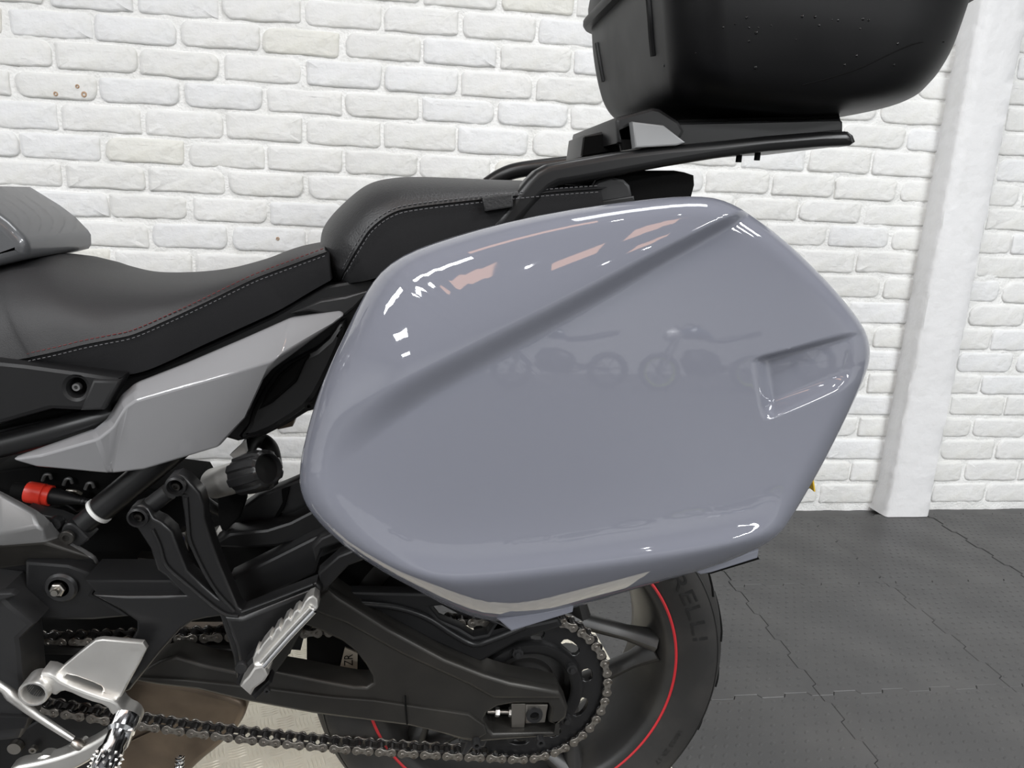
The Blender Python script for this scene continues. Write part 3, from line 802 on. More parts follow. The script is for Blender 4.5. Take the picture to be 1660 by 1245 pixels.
# ------------------------------------------------------------------ dark bulk behind: engine, rear of frame
solid('engine_rear', [(-60, 770), (60, 770), (215, 790), (300, 800), (330, 850), (380, 880), (470, 890), (560, 900), (600, 930), (560, 965), (470, 1000), (380, 1010), (300, 1010), (230, 1060), (60, 1110), (-60, 1130)], .945, .12, 'deep_black', BK, .004)
for i, (q, mm, yy) in enumerate((([(222, 904), (255, 908), (266, 935), (240, 945), (226, 930)], 'steel', .925), ([(288, 865), (300, 862), (306, 895), (292, 902)], 'steel', .92),
                                 ([(335, 868), (350, 862), (358, 880), (340, 892)], 'aluminium', .93))):
    solid('linkage_piece', q, yy, .02, mm, BK, .002)
tube('blue_wire', [at(289, 866, .915), at(297, 874, .915), at(293, 884, .915)], .0018, MATS['wire_blue'] if 'wire_blue' in MATS else mat('wire_blue', (.02, .03, .12, 1), .4), BK, 8)

# preload adjuster
pa, pb = at(346, 784, .86), at(436, 759, .80)
axp = (pb - pa).normalized(); PL = (pb - pa).length
ad = lathe('preload_adjuster', [(0, 0), (.0175, 0), (.0185, .003), (.0185, PL * .62), (0, PL * .62)], pa, axp, 'aluminium', BK, 36)
ad['label'] = 'silver preload adjuster cylinder with black knob'
v, f = [], []
uu = axp.cross(Vector((0, 0, 1))).normalized(); vv = axp.cross(uu)
NK = 72
prof = [(.0185, PL * .52), (.0222, PL * .55), (.0228, PL * .66), (.0228, PL * .90), (.0205, PL * .98), (.0180, PL), (.0165, PL), (.0160, PL * .94), (.0, PL * .93)]
for r_, h in prof:
    for k in range(NK):
        a = 2 * math.pi * k / NK
        rk = r_ * (1 + (.05 * (1 if (k % 9) < 5 else -1) if r_ > .019 else 0))
        v.append(pa + axp * h + uu * math.cos(a) * rk + vv * math.sin(a) * rk)
for i in range(len(prof) - 1):
    f += [(i * NK + k, (i + 1) * NK + k, (i + 1) * NK + (k + 1) % NK, i * NK + (k + 1) % NK) for k in range(NK)]
link('knob', v, f, 'satin_black', ad, 30)
solid('adjuster_bracket', [(352, 790), (372, 800), (398, 795), (398, 812), (388, 840), (365, 862), (354, 850)], .875, .012, 'deep_black', BK, .002)
solid('adjuster_bracket', [(372, 738), (396, 716), (399, 735), (380, 745)], .88, .01, 'white_ring', BK, .001)
tube('hose', [at(398, 735, .91), at(410, 716, .93), at(428, 716, .94), at(440, 730, .93), at(446, 760, .93)], .010, 'rubber_dark', BK, 12)
tube('hose', [at(325, 800, .93), at(332, 812, .92), at(345, 822, .92), at(360, 830, .93)], .007, 'rubber_dark', BK, 12)

# ------------------------------------------------------------------ rear wheel
HUB = WC
hugr = []
def arc_pt(r, deg, y):
    a = math.radians(deg); return (HUB.x + math.cos(a) * r, y, HUB.z + math.sin(a) * r)
# tyre as the wheel's carcass
half_p = [(.2215, .070), (.226, .0755), (.232, .078), (.245, .0835), (.258, .0875), (.272, .0890), (.284, .0865), (.293, .0790), (.301, .066), (.3075, .048), (.312, .028), (.3145, .010)]
prof = [(r, -h) for r, h in half_p] + [(r, h) for r, h in half_p[::-1]] + [(.2145, .055), (.2145, -.055)]
rim_p = [(.2140, -.060), (.2265, -.0700), (.2285, -.0750), (.2265, -.0775), (.2190, -.0765), (.2120, -.068), (.2040, -.050), (.1960, -.020), (.1930, .020), (.1960, .05), (.2050, .068), (.2200, .0765), (.2285, .075), (.2265, .070), (.214, .060)]
rim = lathe('rear_wheel', rim_p, HUB, (0, 1, 0), 'rim_black', BK, 96, True, 50)
rim['label'] = 'black rear wheel with red rim stripe'
ty = lathe('tyre', prof, HUB, (0, 1, 0), 'rubber', rim, 128, True, 60)
lathe('rim_stripe', [(.2248, -.0778), (.2268, -.0790), (.2288, -.0778), (.2288, -.0760), (.2248, -.0760)], HUB, (0, 1, 0), 'red_stripe', rim, 128, True)
# groove ring on the tyre shoulder
lathe('shoulder_groove', [(.2885, -.0838), (.2895, -.0836), (.2905, -.0818)], HUB, (0, 1, 0), 'rubber_dark', ty, 96)
# tread cuts
for k in range(24):
    a = 15 * k + 8; pts = []
    for t in np.linspace(0, 1, 6):
        r_ = np.interp(t, [0, .5, 1], [.2965, .308, .3135]); hy = np.interp(r_, [p[0] for p in half_p], [p[1] for p in half_p]); pts.append(arc_pt(r_ + .0003, a + 9 * t, YC - hy))
    tube('tread_groove', pts, .0022, 'deep_black', ty, 6, 2)
# hub and spokes
lathe('hub', [(.0, -.060), (.045, -.060), (.060, -.045), (.064, -.03), (.064, .05), (.0, .05)], HUB, (0, 1, 0), 'rim_black', rim, 40)
def spoke(a_hub, a_rim, r_hub):
    A_, B_ = Vector(arc_pt(r_hub, a_hub, YC - .02)), Vector(arc_pt(.204, a_rim, YC - .045))
    tube('spoke', [A_, A_.lerp(B_, .35), A_.lerp(B_, .75), B_], [.017, .0125, .0115, .017], 'rim_black', rim, 10, 4, 1.3)
for k in range(5):
    A = 6 + 72 * k
    spoke(A + 66, A + 2, .076); spoke(A - 52, A - 2, .105)
# raised lettering on the tyre wall
def font_mesh(txt, size):
    cu = bpy.data.curves.new('t', 'FONT'); cu.body = txt; cu.size = size; cu.resolution_u = 3
    ob = bpy.data.objects.new('t', cu); COL.objects.link(ob)
    dg = bpy.context.evaluated_depsgraph_get(); me = bpy.data.meshes.new_from_object(ob.evaluated_get(dg))
    V = [tuple(v.co) for v in me.vertices]; F = [tuple(p.vertices) for p in me.polygons]
    bpy.data.objects.remove(ob); bpy.data.meshes.remove(me)
    return V, F
def on_tyre(txt, size, a0, R, m, name, sx=1.0):
    V, F = font_mesh(txt, size); out = []
    for x, y, _ in V:
        r_ = R + y; a = a0 - math.degrees(x * sx / R)
        hy = np.interp(r_, [p[0] for p in half_p], [p[1] for p in half_p])
        out.append(arc_pt(r_, a, YC - hy - .0008))
    return link(name, out, F, m, ty, 0)
on_tyre('PIRELLI', .030, 48, .2515, 'rubber_dark', 'raised_lettering', 1.75)
on_tyre('180/55 ZR 17', .010, -22, .258, 'rubber_dark', 'raised_lettering', 1.2)

# sprocket, carrier and chain
SY = .8825
SP = Vector((HUB.x, SY, HUB.z))
ring = []
NT = 45; PR = .015875 / (2 * math.sin(math.pi / NT))
for k in range(NT):
    for t, r_ in ((0, PR - .0042), (.25, PR - .001), (.42, PR + .0042), (.58, PR + .0042), (.75, PR - .001)):
        a = 2 * math.pi * (k + t) / NT; ring.append((SP.x + math.cos(a) * r_, SP.z + math.sin(a) * r_))
holes = []
for k in range(10):
    a0 = math.radians(36 * k + 12); w_ = math.radians(11 if k % 2 else 7)
    h_ = [(SP.x + math.cos(a) * r_, SP.z + math.sin(a) * r_) for a, r_ in [(a0 - w_, .080), (a0 - w_ * .9, .092), (a0, .0945), (a0 + w_ * .9, .092), (a0 + w_, .080), (a0, .0785)]]
    holes.append(chaikin(h_, 1))
holes.append([(SP.x + math.cos(a) * .066, SP.z + math.sin(a) * .066) for a in np.linspace(0, 2 * math.pi, 48, endpoint=False)])
v, f = prism(ring, holes, SY - .0035, SY + .0035, .0006, 1)
spk = link('sprocket', v, f, 'satin_black', rim, 30)
lathe('carrier_ring', [(.060, -.010), (.066, -.014), (.076, -.014), (.078, -.010), (.078, -.003), (.060, -.003)], SP, (0, 1, 0), 'satin_black', rim, 64, True)
lathe('carrier', [(.0, .012), (.022, .012), (.026, -.006), (.036, -.006), (.040, .010), (.056, .014), (.062, -.004), (.066, .02), (.066, .05), (0, .05)], SP, (0, 1, 0), 'rim_black', rim, 48)
for k in range(5):
    p = SP + Vector((math.cos(math.radians(72 * k + 34)) * .070, -.014, math.sin(math.radians(72 * k + 34)) * .070))
    v, f = lathe_geo([(0, -.010), (.0035, -.010), (.004, -.009), (.004, -.006), (.0075, -.006), (.0078, 0)], p, (0, 1, 0), 12)
    link('sprocket_nut', v, f, 'dark_cast', rim, 30)
# chain run
FS = Vector((-.535, SY, .378)); FR = .0405
def run():
    pts = []
    top0 = (FS.x, FS.z + FR); top1 = (SP.x - .004, SP.z + PR)
    for t in np.linspace(0, 1, 24): pts.append((top0[0] + (top1[0] - top0[0]) * t, top0[1] + (top1[1] - top0[1]) * t - .006 * math.sin(math.pi * t)))
    for a in np.linspace(88, -98, 60): pts.append((SP.x + math.cos(math.radians(a)) * PR, SP.z + math.sin(math.radians(a)) * PR))
    e = pts[-1]; b0 = (FS.x - .004, FS.z - FR)
    for t in np.linspace(.03, 1, 24): pts.append((e[0] + (b0[0] - e[0]) * t, e[1] + (b0[1] - e[1]) * t - .016 * math.sin(math.pi * t)))
    for a in np.linspace(-100, -268, 30): pts.append((FS.x + math.cos(math.radians(a)) * FR, FS.z + math.sin(math.radians(a)) * FR))
    return np.array(pts)
R_ = run(); R_ = np.vstack([R_, R_[:1]])
dd = np.concatenate([[0], np.cumsum(np.hypot(*np.diff(R_, axis=0).T))])
NL = int(round(dd[-1] / .015875 / 2)) * 2
sp_ = np.linspace(0, dd[-1], NL + 1)
CX, CZ = np.interp(sp_, dd, R_[:, 0]), np.interp(sp_, dd, R_[:, 1])
def plate_outline(p=.015875, r=.0070, waist=.0042):
    o_ = []
    for a in np.linspace(90, 270, 9): o_.append((-p / 2 + math.cos(math.radians(a)) * r, math.sin(math.radians(a)) * r))
    o_ += [(-p * .18, -waist), (p * .18, -waist)]
    for a in np.linspace(-90, 90, 9): o_.append((p / 2 + math.cos(math.radians(a)) * r, math.sin(math.radians(a)) * r))
    o_ += [(p * .18, waist), (-p * .18, waist)]
    return o_
def merge(parts):
    V, F = [], []
    for v, f in parts:
        b = len(V); V += [tuple(q) for q in v]; F += [tuple(i + b for i in q) for q in f]
    return V, F
po = plate_outline()
outer = merge([prism(po, [], -.0108, -.0088, .0004, 1), prism(po, [], .0088, .0108, .0004, 1)] +
              [lathe_geo([(0, -.0122), (.0020, -.0122), (.0026, -.0116), (.0026, -.0105)], (s * .0079375, 0, 0), (0, 1, 0), 10) for s in (-1, 1)])
inner = merge([prism(plate_outline(r=.0068), [], -.0078, -.0060, .0004, 1), prism(plate_outline(r=.0068), [], .0060, .0078, .0004, 1)] +
              [lathe_geo([(.0050, -.0060), (.0050, .0060)], (s * .0079375, 0, 0), (0, 1, 0), 14) for s in (-1, 1)])
def rawmesh(name, vf, m):
    me = bpy.data.meshes.new(name); me.from_pydata(vf[0], [], vf[1]); me.materials.append(MATS[m])
    me.polygons.foreach_set('use_smooth', [True] * len(me.polygons)); me.set_sharp_from_angle(angle=math.radians(35)); me.validate(); return me
mo, mi = rawmesh('outer_link', outer, 'chain_steel'), rawmesh('inner_link', inner, 'chain_dark')
# chain pins are the part's own mesh, the links its pieces
pv_, pf_ = merge([lathe_geo([(0, -.0085), (.0026, -.0085), (.0026, .0085), (0, .0085)], (CX[i], SY, CZ[i]), (0, 1, 0), 8) for i in range(NL)])
chain = link('drive_chain', pv_, pf_, 'chain_dark', BK, 35)
for i in range(NL):
    a = (CX[i], CZ[i]); b = (CX[i + 1], CZ[i + 1])
    o = bpy.data.objects.new('outer_link' if i % 2 else 'inner_link', mo if i % 2 else mi); COL.objects.link(o); o.parent = chain
    o.location = Vector(((a[0] + b[0]) / 2, SY, (a[1] + b[1]) / 2)) - ORG[chain.name]
    o.rotation_euler = (0, -math.atan2(b[1] - a[1], b[0] - a[0]), 0)

# hugger over the tyre
hv, hf = [], []
HA = np.linspace(96, 168, 30)
sec = [(.318, -.098), (.338, -.100), (.350, -.085), (.353, 0), (.350, .085), (.338, .1), (.318, .098), (.322, .094), (.338, .092), (.346, .08), (.348, 0), (.346, -.08), (.338, -.092), (.322, -.094)]
for a in HA:
    for r_, h in sec: hv.append(arc_pt(r_, a, YC + h))
n_ = len(sec)
for i in range(len(HA) - 1):
    for k in range(n_): hf.append((i * n_ + k, i * n_ + (k + 1) % n_, (i + 1) * n_ + (k + 1) % n_, (i + 1) * n_ + k))
hf += [tuple(range(n_))[::-1], tuple(range((len(HA) - 1) * n_, len(HA) * n_))]
hg = link('rear_mudguard', hv, hf, 'black_plastic', BK, 40)
solid('mudguard_flank', [(366, 862), (389, 824), (420, 802), (462, 786), (490, 774), (520, 780), (520, 850), (436, 858)], .905, .02, 'dark_cast', hg, .004)
solid('mudguard_rib', [(456, 795), (470, 790), (462, 822), (440, 856), (436, 856), (458, 815)], .900, .01, 'deep_black', hg, .001)

# ------------------------------------------------------------------ swingarm
sw_o = [(215, 1098), (240, 1082), (258, 1072), (285, 1064), (330, 1078), (381, 1089), (430, 1090), (462, 1030), (500, 972), (532, 951), (551, 966), (590, 992), (633, 1018), (680, 1043), (722, 1066), (785, 1091), (827, 1104), (907, 1119), (914, 1136), (921, 1148), (918, 1164), (905, 1175), (903, 1189), (900, 1195), (850, 1198), (798, 1202), (772, 1204), (750, 1201), (722, 1192), (690, 1183), (658, 1177), (595, 1169), (508, 1158), (399, 1138), (321, 1119), (258, 1112), (219, 1105)]
slot = [(784, 1166), (790, 1156), (806, 1146), (834, 1141), (889, 1141), (894, 1150), (890, 1172), (902, 1176), (902, 1188), (800, 1190), (793, 1183)]
win = [(470, 1060), (495, 1014), (522, 1025), (554, 1040), (577, 1058), (593, 1079), (603, 1097), (604, 1108), (594, 1114), (575, 1113), (540, 1107), (495, 1098), (449, 1090)]
sw = solid('swingarm', sw_o, .828, .036, 'graphite', BK, .004, holes=[slot, win], seg=3)
sw['label'] = 'dark graphite swingarm with axle slot'
solid('upper_rail', [(500, 976), (532, 955), (551, 969), (633, 1021), (722, 1069), (785, 1094), (827, 1107), (906, 1121), (913, 1134), (800, 1134), (792, 1130), (760, 1112), (650, 1062), (560, 1012), (500, 990)], .822, .012, 'graphite', sw, .005, seg=3)
solid('lower_ledge', [(226, 1098), (300, 1102), (430, 1116), (540, 1130), (606, 1135), (680, 1146), (760, 1158), (786, 1176), (790, 1190), (772, 1200), (750, 1198), (722, 1190), (658, 1175), (595, 1167), (508, 1156), (399, 1136), (321, 1117), (258, 1110), (226, 1104)], .824, .012, 'graphite', sw, .0022, seg=2)
# axle adjuster parts in the slot
solid('adjuster_block', [(829, 1141), (854, 1141), (850, 1180), (829, 1180)], .838, .02, 'steel', sw, .001)
solid('axle_block', [(852, 1142), (889, 1142), (884, 1172), (852, 1174)], .836, .02, 'steel', sw, .002)
lathe('axle_end', [(.0, .010), (.0062, .010), (.0064, -.004), (.0108, -.004), (.0115, -.002), (.0115, .006)], at(866, 1158, .836), (0, 1, 0), 'dark_cast', sw, 28)
lathe('axle_bore', [(0, 0), (.0062, 0)], at(866, 1158, .8345), (0, 1, 0), 'deep_black', sw, 24)
tube('adjuster_screw', [at(790, 1153.5, .846), at(830, 1154, .846)], .0032, 'steel', sw, 10, 1)
for x in (806, 828):
    lathe('lock_nut', [(0, -.0028), (.0062, -.0028), (.0066, 0), (.0062, .0028), (0, .0028)], at(x, 1154, .846), at(830, 1154, .846) - at(790, 1153.5, .846), 'aluminium', sw, 6)
solid('slot_back', [(780, 1140), (905, 1136), (905, 1192), (780, 1192)], .862, .006, 'deep_black', sw, .001)
for x, y in ((772, 1201), (875, 1197)):
    bolt(x, y, .822, .0062, sw, 'dark_cast', .010)
solid('bolt_boss', [(752, 1196), (764, 1190), (780, 1190), (792, 1199), (786, 1212), (766, 1214), (756, 1226), (748, 1222), (754, 1206), (744, 1204), (744, 1198)], .832, .02, 'dark_cast', sw, .003)
tube('weld_seam', [at(657, 1128, .8235), at(658, 1150, .8228), at(660, 1174, .8235)], .0011, 'deep_black', sw, 8)
# chain guard above the arm
solid('chain_guard', [(552, 960), (600, 960), (690, 962), (760, 975), (800, 1005), (830, 1018), (884, 1008), (905, 1003), (912, 1016), (840, 1040), (785, 1071), (776, 1074), (700, 1040), (640, 1008), (590, 984)], .852, .016, 'black_plastic', BK, .004,
      holes=[[(697, 985), (716, 983), (745, 998), (775, 1003), (800, 1013), (790, 1028), (768, 1032), (745, 1018), (712, 1004)]])
tube('guard_rail', [at(578, 978, .848), at(640, 984, .85), at(690, 1000, .85), at(735, 1028, .85), at(768, 1044, .85), at(800, 1036, .85), at(850, 1016, .85)], .0045, 'satin_black', BK, 10)
# chain slider and inner plate with a tyre label
solid('chain_slider', [(40, 1045), (150, 1052), (260, 1050), (380, 1052), (470, 1050), (470, 1062), (260, 1066), (40, 1062)], .868, .03, 'rubber_dark', BK, .003)
ip = solid('inner_guard', [(497, 1010), (560, 1035), (600, 1060), (620, 1110), (560, 1112), (497, 1085)], .895, .008, 'deep_black', BK, .002)
lb = solid('paper_label', [(559, 1050), (580, 1059), (579, 1086), (551, 1082)], .892, .003, 'sticker', ip, .0003)
V, F = font_mesh('ZR', .017)
o_ = at(572, 1079, .8915)
link('printed_letters', [(o_.x - y, .8912, o_.z + x * .85) for x, y, _ in V], F, 'deep_black', lb, 0)

# ------------------------------------------------------------------ footrest hanger (one black casting)
HY = .792
lug = lambda x, y, r, n=20: [(x + r * math.cos(a), y + r * math.sin(a)) for a in np.linspace(0, 2 * math.pi, n, endpoint=False)]
hang_o = [(150, 964), (206, 966), (258, 966), (300, 966), (268, 935), (254, 925), (243, 890), (222, 858), (208, 850), (204, 836), (212, 823), (226, 818), (240, 824), (249, 840), (262, 846), (280, 862), (292, 895), (304, 925), (330, 950), (352, 968), (356, 974), (330, 930), (310, 895), (303, 880), (297, 830), (293, 806), (276, 802), (266, 787), (274, 773), (288, 769), (302, 775), (314, 788), (325, 800), (331, 820), (332, 840), (344, 880), (358, 918), (386, 984), (394, 990), (513, 944), (521, 953), (518, 972), (470, 1022), (430, 1052), (421, 1070), (398, 1110), (384, 1110), (377, 1064), (356, 1000), (335, 1003), (312, 1008), (292, 1022), (258, 1060), (210, 1120), (188, 1128), (180, 1100), (221, 1022), (221, 1008), (196, 990)]
hang = solid('footrest_hanger', hang_o, HY, .020, 'satin_black', BK, .0035, seg=3,
             holes=[lug(225, 837, 10.5, 16), lug(286, 787, 10.5, 16)])
hang['label'] = 'black cast footrest hanger with two bolted arms'
for x, y in ((225, 837), (286, 787)):
    lathe('lug_ring', [(.0082, .006), (.0078, -.004), (.0088, -.006), (.0112, -.005), (.0118, -.001), (.0118, .006)], at(x, y, HY), (0, 1, 0), 'satin_black', hang, 28)
    lathe('lug_cup', [(0, .012), (.0082, .012), (.0082, 0)], at(x, y, HY), (0, 1, 0), 'deep_black', hang, 24)
    bolt(x + 1, y, HY + .010, .0052, hang, 'graphite', .006)
    tube('spacer', [at(x + 3, y, HY + .018), at(x + 3, y, HY + .018) + Vector((0, .06, 0))], .010, 'satin_black', hang, 14, 1)
tube('lug_tie', [at(236, 826, HY + .016), at(274, 797, HY + .016)], .010, 'satin_black', hang, 14, 1)
# raised edges on the arms
tube('edge_rib', [at(247, 858, HY - .001), at(259, 884, HY - .001), at(269, 915, HY - .001), at(300, 944, HY - .001), at(358, 991, HY - .001), at(386, 999, HY - .001)], .0022, 'satin_black', hang, 8, 4)
tube('edge_rib', [at(302, 806, HY - .001), at(305, 850, HY - .001), at(311, 884, HY - .001), at(345, 950, HY - .001), at(380, 990, HY - .001)], .0022, 'satin_black', hang, 8, 4)
tube('edge_rib', [at(392, 992, HY - .001), at(450, 970, HY - .001), at(508, 947, HY - .001)], .0022, 'satin_black', hang, 8, 3)
solid('top_ledge', [(136, 940), (278, 940), (292, 952), (300, 966), (158, 966)], HY + .010, .05, 'black_plastic', hang, .003)
solid('plate_web', [(362, 1000), (392, 1000), (512, 952), (514, 966), (428, 1045), (404, 1090), (388, 1090), (380, 1050)], HY - .004, .010, 'satin_black', hang, .006, seg=3)
# folded pillion footrest
PY0 = .748
peg = solid('pillion_footrest', [(493, 976), (500, 968), (508, 965), (515, 971), (516, 985), (508, 998), (474, 1036), (444, 1068), (434, 1090), (420, 1076), (411, 1084), (409, 1068), (415, 1054), (418, 1056), (424, 1046), (437, 1030), (440, 1033), (446, 1020), (452, 1015), (455, 1019), (461, 1005), (467, 1000), (471, 1003), (476, 992), (482, 987), (486, 990)], PY0, .018, 'aluminium', hang, .0022)
tube('footrest_rail', [at(510, 990, PY0 - .003), at(470, 1032, PY0 - .003), at(428, 1080, PY0 - .003)], .0032, 'chrome', peg, 10, 2)
tube('footrest_rail', [at(503, 985, PY0 - .003), at(463, 1028, PY0 - .003), at(422, 1074, PY0 - .003)], .0022, 'aluminium', peg, 10, 2)
lathe('pivot_rivet', [(0, -.003), (.003, -.003), (.004, 0)], at(508, 991, PY0), (0, 1, 0), 'chrome', peg, 14)
solid('footrest_heel', [(411, 1082), (428, 1078), (435, 1095), (428, 1106), (412, 1118), (406, 1129), (388, 1113), (394, 1104), (402, 1096)], PY0 - .006, .024, 'aluminium', peg, .003)
solid('clevis', [(384, 1100), (396, 1078), (411, 1062), (418, 1075), (404, 1096), (392, 1114), (382, 1110)], HY - .026, .02, 'black_plastic', hang, .003)
lathe('pivot_pin', [(0, -.002), (.0062, -.002), (.0072, 0), (.0072, .004)], at(391, 1083, HY - .027), (0, 1, 0), 'dark_cast', hang, 18)
solid('clevis', [(408, 1128), (436, 1102), (440, 1108), (414, 1136)], PY0 + .004, .02, 'black_plastic', hang, .002)
bolt(434, 1116, PY0 + .002, .0035, hang, 'dark_cast')

# subframe arms and mudguard stays behind the hanger
solid('subframe_arm', [(346, 880), (372, 864), (432, 858), (470, 846), (505, 828), (560, 800), (560, 870), (510, 872), (450, 886), (400, 890), (352, 888)], .868, .03, 'satin_black', BK, .004)
solid('subframe_arm', [(370, 940), (440, 905), (506, 872), (540, 858), (580, 880), (555, 890), (520, 905), (512, 930), (480, 945), (395, 985), (384, 978)], .845, .03, 'satin_black', BK, .004)
solid('case_bracket', [(522, 960), (515, 930), (548, 901), (568, 893), (600, 880), (640, 905), (592, 908), (565, 918), (535, 950)], .80, .02, 'satin_black', BK, .003)
solid('case_bracket', [(505, 888), (520, 872), (552, 858), (570, 872), (548, 882), (522, 891), (512, 912)], .815, .02, 'satin_black', BK, .003)
solid('dark_web', [(396, 985), (480, 945), (530, 905), (600, 890), (700, 930), (760, 975), (690, 985), (560, 985), (510, 975), (470, 1010), (420, 1000)], .90, .03, 'deep_black', BK, .002)

# ------------------------------------------------------------------ left: pivot nut, covers, rider footrest, shifter
solid('pivot_plate', [(40, 910), (110, 915), (165, 935), (150, 964), (196, 990), (210, 1000), (150, 1006), (60, 1006), (40, 990)], .835, .02, 'black_plastic', BK, .004)
lathe('pivot_washer', [(0, -.003), (.016, -.003), (.0185, 0), (.0185, .004)], at(99, 953, .832), (0, 1, 0), 'dark_cast', BK, 30)
bolt(95, 954, .829, .0085, BK, 'steel', .006, hexa=True, name='pivot_nut')
cov = solid('sprocket_cover', [(-60, 955), (0, 962), (18, 980), (56, 1013), (32, 1036), (35, 1060), (38, 1100), (45, 1160), (30, 1200), (-60, 1210)], .80, .05, 'dark_cast', BK, .006)
solid('cover_step', [(-60, 965), (18, 961), (25, 966), (-10, 978), (-60, 985)], .795, .01, 'dark_cast', cov, .002)
solid('cover_step', [(-60, 1158), (46, 1164), (40, 1182), (-60, 1190)], .794, .012, 'black_plastic', cov, .002)
solid('lower_engine', [(-60, 1180), (30, 1185), (90, 1150), (160, 1160), (190, 1200), (150, 1290), (-60, 1330)], .905, .1, 'black_plastic', BK, .004)
RY = .765
def ringpts(x, y, r, n=28): return [(x + r * math.cos(a), y + r * math.sin(a)) for a in np.linspace(0, 2 * math.pi, n, endpoint=False)]
heel = solid('heel_plate', [(154, 1038), (166, 1036), (232, 1042), (238, 1052), (226, 1076), (207, 1110), (196, 1131), (188, 1133), (160, 1124), (110, 1105), (88, 1094), (104, 1078), (128, 1058)], RY + .004, .006, 'aluminium', BK, .002,
             holes=[chaikin([(103, 1099), (110, 1092), (162, 1111), (167, 1118), (164, 1123), (110, 1105)], 1)])
heel['label'] = 'brushed aluminium heel guard of the rider footrest'
solid('hanger_arm', [(60, 1090), (84, 1093), (102, 1108), (158, 1129), (188, 1137), (198, 1152), (216, 1160), (224, 1174), (220, 1186), (212, 1192), (206, 1178), (194, 1164), (180, 1160), (172, 1145), (140, 1136), (108, 1121), (98, 1122), (88, 1130), (76, 1118)], RY - .004, .022, 'aluminium', heel, .003, sm=1)
lathe('ring_boss', [(.0120, .010), (.0120, -.010), (.0128, -.012), (.0150, -.012), (.0158, -.010), (.0158, .012)], at(62, 1114, RY), (0, 1, 0), 'aluminium', heel, 40)
lathe('ring_boss_inside', [(0, .016), (.0120, .016), (.0120, 0)], at(62, 1114, RY), (0, 1, 0), 'frame_metal', heel, 32)
solid('bracket_arc', [(186, 1150), (196, 1164), (186, 1180), (150, 1206), (110, 1224), (60, 1238), (10, 1246), (10, 1275), (90, 1262), (140, 1240), (176, 1212), (200, 1188), (206, 1172), (200, 1152)], RY + .006, .018, 'aluminium', heel, .004, sm=2, seg=3)
p0, p1 = at(206, 1163, RY - .01), at(160, 1262, RY - .075)
axr = (p1 - p0).normalized()
pg = lathe('rider_footrest', [(0, 0), (.0145, 0), (.0150, .004), (.0150, .016), (.0120, .020), (.0120, .036), (.0140, .040), (.0150, .085), (0, .085)], p0, axr, 'chrome', BK, 28)
pv_, pf_ = [], []
u = axr.cross(Vector((0, 1, 0))).normalized(); v_ = axr.cross(u)
prt = []
for i in range(6):
    for k in range(12):
        a = 2 * math.pi * (k + .5 * (i % 2)) / 12
        d = u * math.cos(a) + v_ * math.sin(a)
        prt.append(lathe_geo([(0, .0026), (.0028, -.001)], p0 + axr * (.046 + i * .0065) + d * .0140, d, 4))
V, F = merge(prt); o = link('grip_teeth', V, F, 'aluminium', pg, 0); o['kind'] = 'stuff'
solid('clevis_fork', [(190, 1190), (200, 1186), (214, 1188), (206, 1214), (190, 1232), (176, 1228), (184, 1206)], RY - .035, .02, 'chrome', pg, .003)
rod = tube('shift_rod', [at(-20, 1098, .775), at(8, 1117, .775), at(20, 1128, .776), at(60, 1160, .778), at(118, 1198, .78)], [.0038, .0048, .0066, .0045, .0036], 'aluminium', BK, 14, 3)
lathe('ball_joint', [(0, -.008), (.0045, -.007), (.0062, -.003), (.0062, .003), (.0045, .007), (0, .008)], at(127, 1207, .778), (1, -.3, -.5), 'steel', rod, 16)
tube('shift_arm', [at(140, 1198, .79), at(118, 1212, .79), at(92, 1226, .79)], [.004, .006, .007], 'aluminium', BK, 12, 3)
lathe('pivot_ring', [(.0085, .006), (.0085, -.006), (.0105, -.008), (.0128, -.006), (.0128, .006)], at(80, 1233, .785), (0, 1, 0), 'aluminium', BK, 30)
lathe('cover_bolt', [(0, -.004), (.0085, -.004), (.0092, 0), (.0092, .004)], at(25, 1211, .90), (0, 1, 0), 'steel', BK, 22)
bolt(56, 1212, .90, .0052, BK, 'steel')

# exhaust silencer beneath
ex = solid('silencer', [(150, 1090), (230, 1100), (300, 1110), (372, 1128), (402, 1142), (392, 1175), (362, 1207), (310, 1248), (280, 1290), (60, 1330), (100, 1200)], .965, .20, 'exhaust', BK, .010, seg=4, sm=2)
ex['label'] = 'brown heat-stained exhaust silencer under the swingarm'
tube('seam', [at(205, 1205, .964), at(225, 1195, .963), at(255, 1182, .964)], .0012, 'exhaust', ex, 8)
# side-stand spring
SPR = []
q0, q1 = at(292, 1226, .93), at(286, 1300, .93)
dv = (q1 - q0).normalized(); uu = dv.cross(Vector((0, 1, 0))).normalized(); ww = dv.cross(uu)
for k in range(120):
    a = k * 2 * math.pi / 12; SPR.append(q0 + dv * (k * .0065 / 12) + (uu * math.cos(a) + ww * math.sin(a)) * .0048)
tube('stand_spring', SPR, .0021, 'chrome', BK, 8, 1)
# number plate behind the case
npl = at(1322, 797, .89)
nv, nf = prism([(npl.x - .002, npl.z), (npl.x, npl.z), (npl.x - .045, npl.z + .15), (npl.x - .047, npl.z + .15)], [], .89, 1.08, 0)
link('number_plate', nv, nf, 'yellow', BK, 0)
solid('plate_bracket', [(1150, 600), (1260, 690), (1304, 772), (1314, 793), (1290, 800), (1240, 740), (1140, 660)], .93, .10, 'black_plastic', BK, .003)

